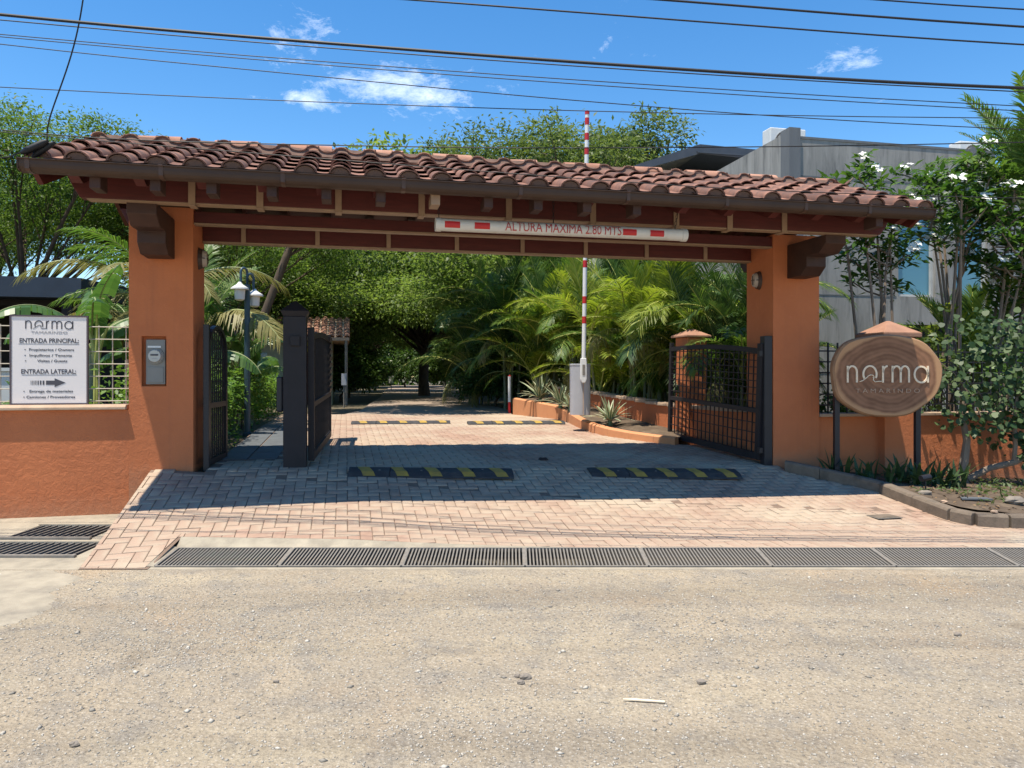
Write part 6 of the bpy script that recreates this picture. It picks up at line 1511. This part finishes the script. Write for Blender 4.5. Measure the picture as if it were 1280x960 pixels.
# ---- strap-leaved plants along the kerb
SB = []
for a0, a1, L in ((80, 62, .34), (66, 30, .36), (50, 5, .32)):
    mb = MB(); pts = [Vector((0, 0, 0))]
    for i in range(5): t = (i + .5) / 5; a = R(a0 + (a1 - a0) * t); pts.append(pts[-1] + Vector((0, math.cos(a), math.sin(a))) * L / 5)
    ws = [.5, .9, 1, .85, .5, .04]
    for i in range(5):
        w0, w1 = ws[i] * .026, ws[i + 1] * .026
        mb.add([pts[i] - Vector((w0, 0, 0)), pts[i], pts[i] + Vector((w0, 0, 0)), pts[i + 1] + Vector((w1, 0, 0)), pts[i + 1], pts[i + 1] - Vector((w1, 0, 0))], [(0, 1, 4, 5), (1, 2, 3, 4)])
    SB.append(mb.mesh('leaf', M['leaf_snake'], fix=False))
labs = ['strap-leaved plant nearest the right pillar', 'strap-leaved plant at the left sign post', 'strap-leaved plant between the two sign posts', 'strap-leaved plant just left of the right sign post', 'strap-leaved plant at the right sign post', 'strap-leaved plant by the shrub trunk']
for i, (x, y) in enumerate(((4.05, 9.35), (4.33, 9.15), (4.6, 9.0), (4.85, 8.95), (5.12, 8.95), (5.4, 9.2))):
    r = empty('strap_plant', (x, y, bedz(x, y)), 0, labs[i], 'plant', 'strap-leaved plants in the garden bed'); rr = random.Random(i)
    for k in range(16):
        inst('leaf', SB[0 if k < 5 else (1 if k < 11 else 2)], r, (rr.uniform(-.12, .12), rr.uniform(-.08, .08), 0), (rr.uniform(-.1, .1), rr.uniform(-.15, .15), 2.4 * k), rr.uniform(.7, 1.15))
# low ground cover and litter in the bed
rgc = np.random.default_rng(5); n = 330; X_ = rgc.uniform(4.1, 9, n); Y_ = rgc.uniform(7.5, 10.2, n)
keep = (Y_ < 8.8 + X_ * .2217) & (X_ > 4.6) & (Y_ > 7.6 + np.abs(rgc.normal(0, .9, n))) ; X_, Y_ = X_[keep], Y_[keep]
pts = np.stack([X_, Y_, np.array([bedz(a, b) for a, b in zip(X_, Y_)]) + .02], 1); V, Fq = clump_leaves(rgc, pts, 10, .055, .07, .03, droop=-.3, flat=.35)
o = bpy.data.objects.new('ground_cover', np_mesh('ground_cover', V, Fq, M['leaf_ground'])); COL.objects.link(o); tag(o, 'low green ground cover in the garden bed', 'ground cover', kind='stuff')
n = 500; X_ = rgc.uniform(4.6, 9, n); Y_ = rgc.uniform(7.5, 9.6, n); pts = np.stack([X_, Y_, np.array([bedz(a, b) for a, b in zip(X_, Y_)]) + .006], 1)
M['litter'] = mat('dry_leaf', (0.26, 0.17, 0.09), (0.16, 0.10, 0.055), .9, piece=(.6, .55, .5))
V, Fq = clump_leaves(rgc, pts, 2, .05, .05, .028, droop=0, flat=.05); o = bpy.data.objects.new('leaf_litter', np_mesh('leaf_litter', V, Fq, M['litter'])); COL.objects.link(o); tag(o, 'dry brown leaf litter on the garden soil', 'leaf litter', kind='stuff')
# spotlight and stones in the bed
p = P(1157, 607, 8.6); r = empty('garden_spotlight', (p.x, p.y, bedz(p.x, p.y)), R(15), 'small black garden spotlight in the bed behind the kerb', 'spotlight')
MB().tube([(0, 0, -.02), (0, 0, .11)], .009, 6).build('stake', M['iron'], r); MB().tube([(-.065, 0, .13), (.055, 0, .145), (.06, 0, .146)], [.036, .036, .028], 14).build('head', M['iron'], r)
for px, py, rad, lab, sd in ((1157, 619, .06, 'brown stone under the garden spotlight', 5), (1180, 628, .03, 'pale stone right of the garden spotlight', 6), (1243, 638, .028, 'small white stone near the kerb corner', 7), (1268, 625, .09, 'mossy flat stone at the right picture edge', 8)):
    Z = 1.32 * F / (py - 470); p = P(px, py, Z); tag(inst('stone', rock_mesh('stone', rad, M['cap' if sd in (6, 7) else 'rock'], sd, .55), None, (p.x, p.y, max(bedz(p.x, p.y), 0) + rad * .3)), lab, 'stone')
p = P(1218, 631, 8.1); r = empty('slate_offcut', (p.x, p.y, bedz(p.x, p.y) + .012), R(-6), 'thin grey slate offcut lying on the garden soil', 'slate piece')
MB().prism([(-.15, -.05), (.16, -.06), (.15, .05), (-.12, .055)], 0, .02, 'z').build('slate', M['slate'], r, bevel=.003)
p = P(1105, 628, 7.7); r = empty('access_cover', (p.x, p.y, D(p.x, p.y) + .013), YAW, 'small square metal access cover in the pavers by the kerb', 'access cover')
MB().box(-.14, .14, -.10, .10, 0, .006).build('frame', M['grate'], r); MB().box(-.125, .125, -.085, .085, .0062, .009).build('lid', M['kerb'], r)
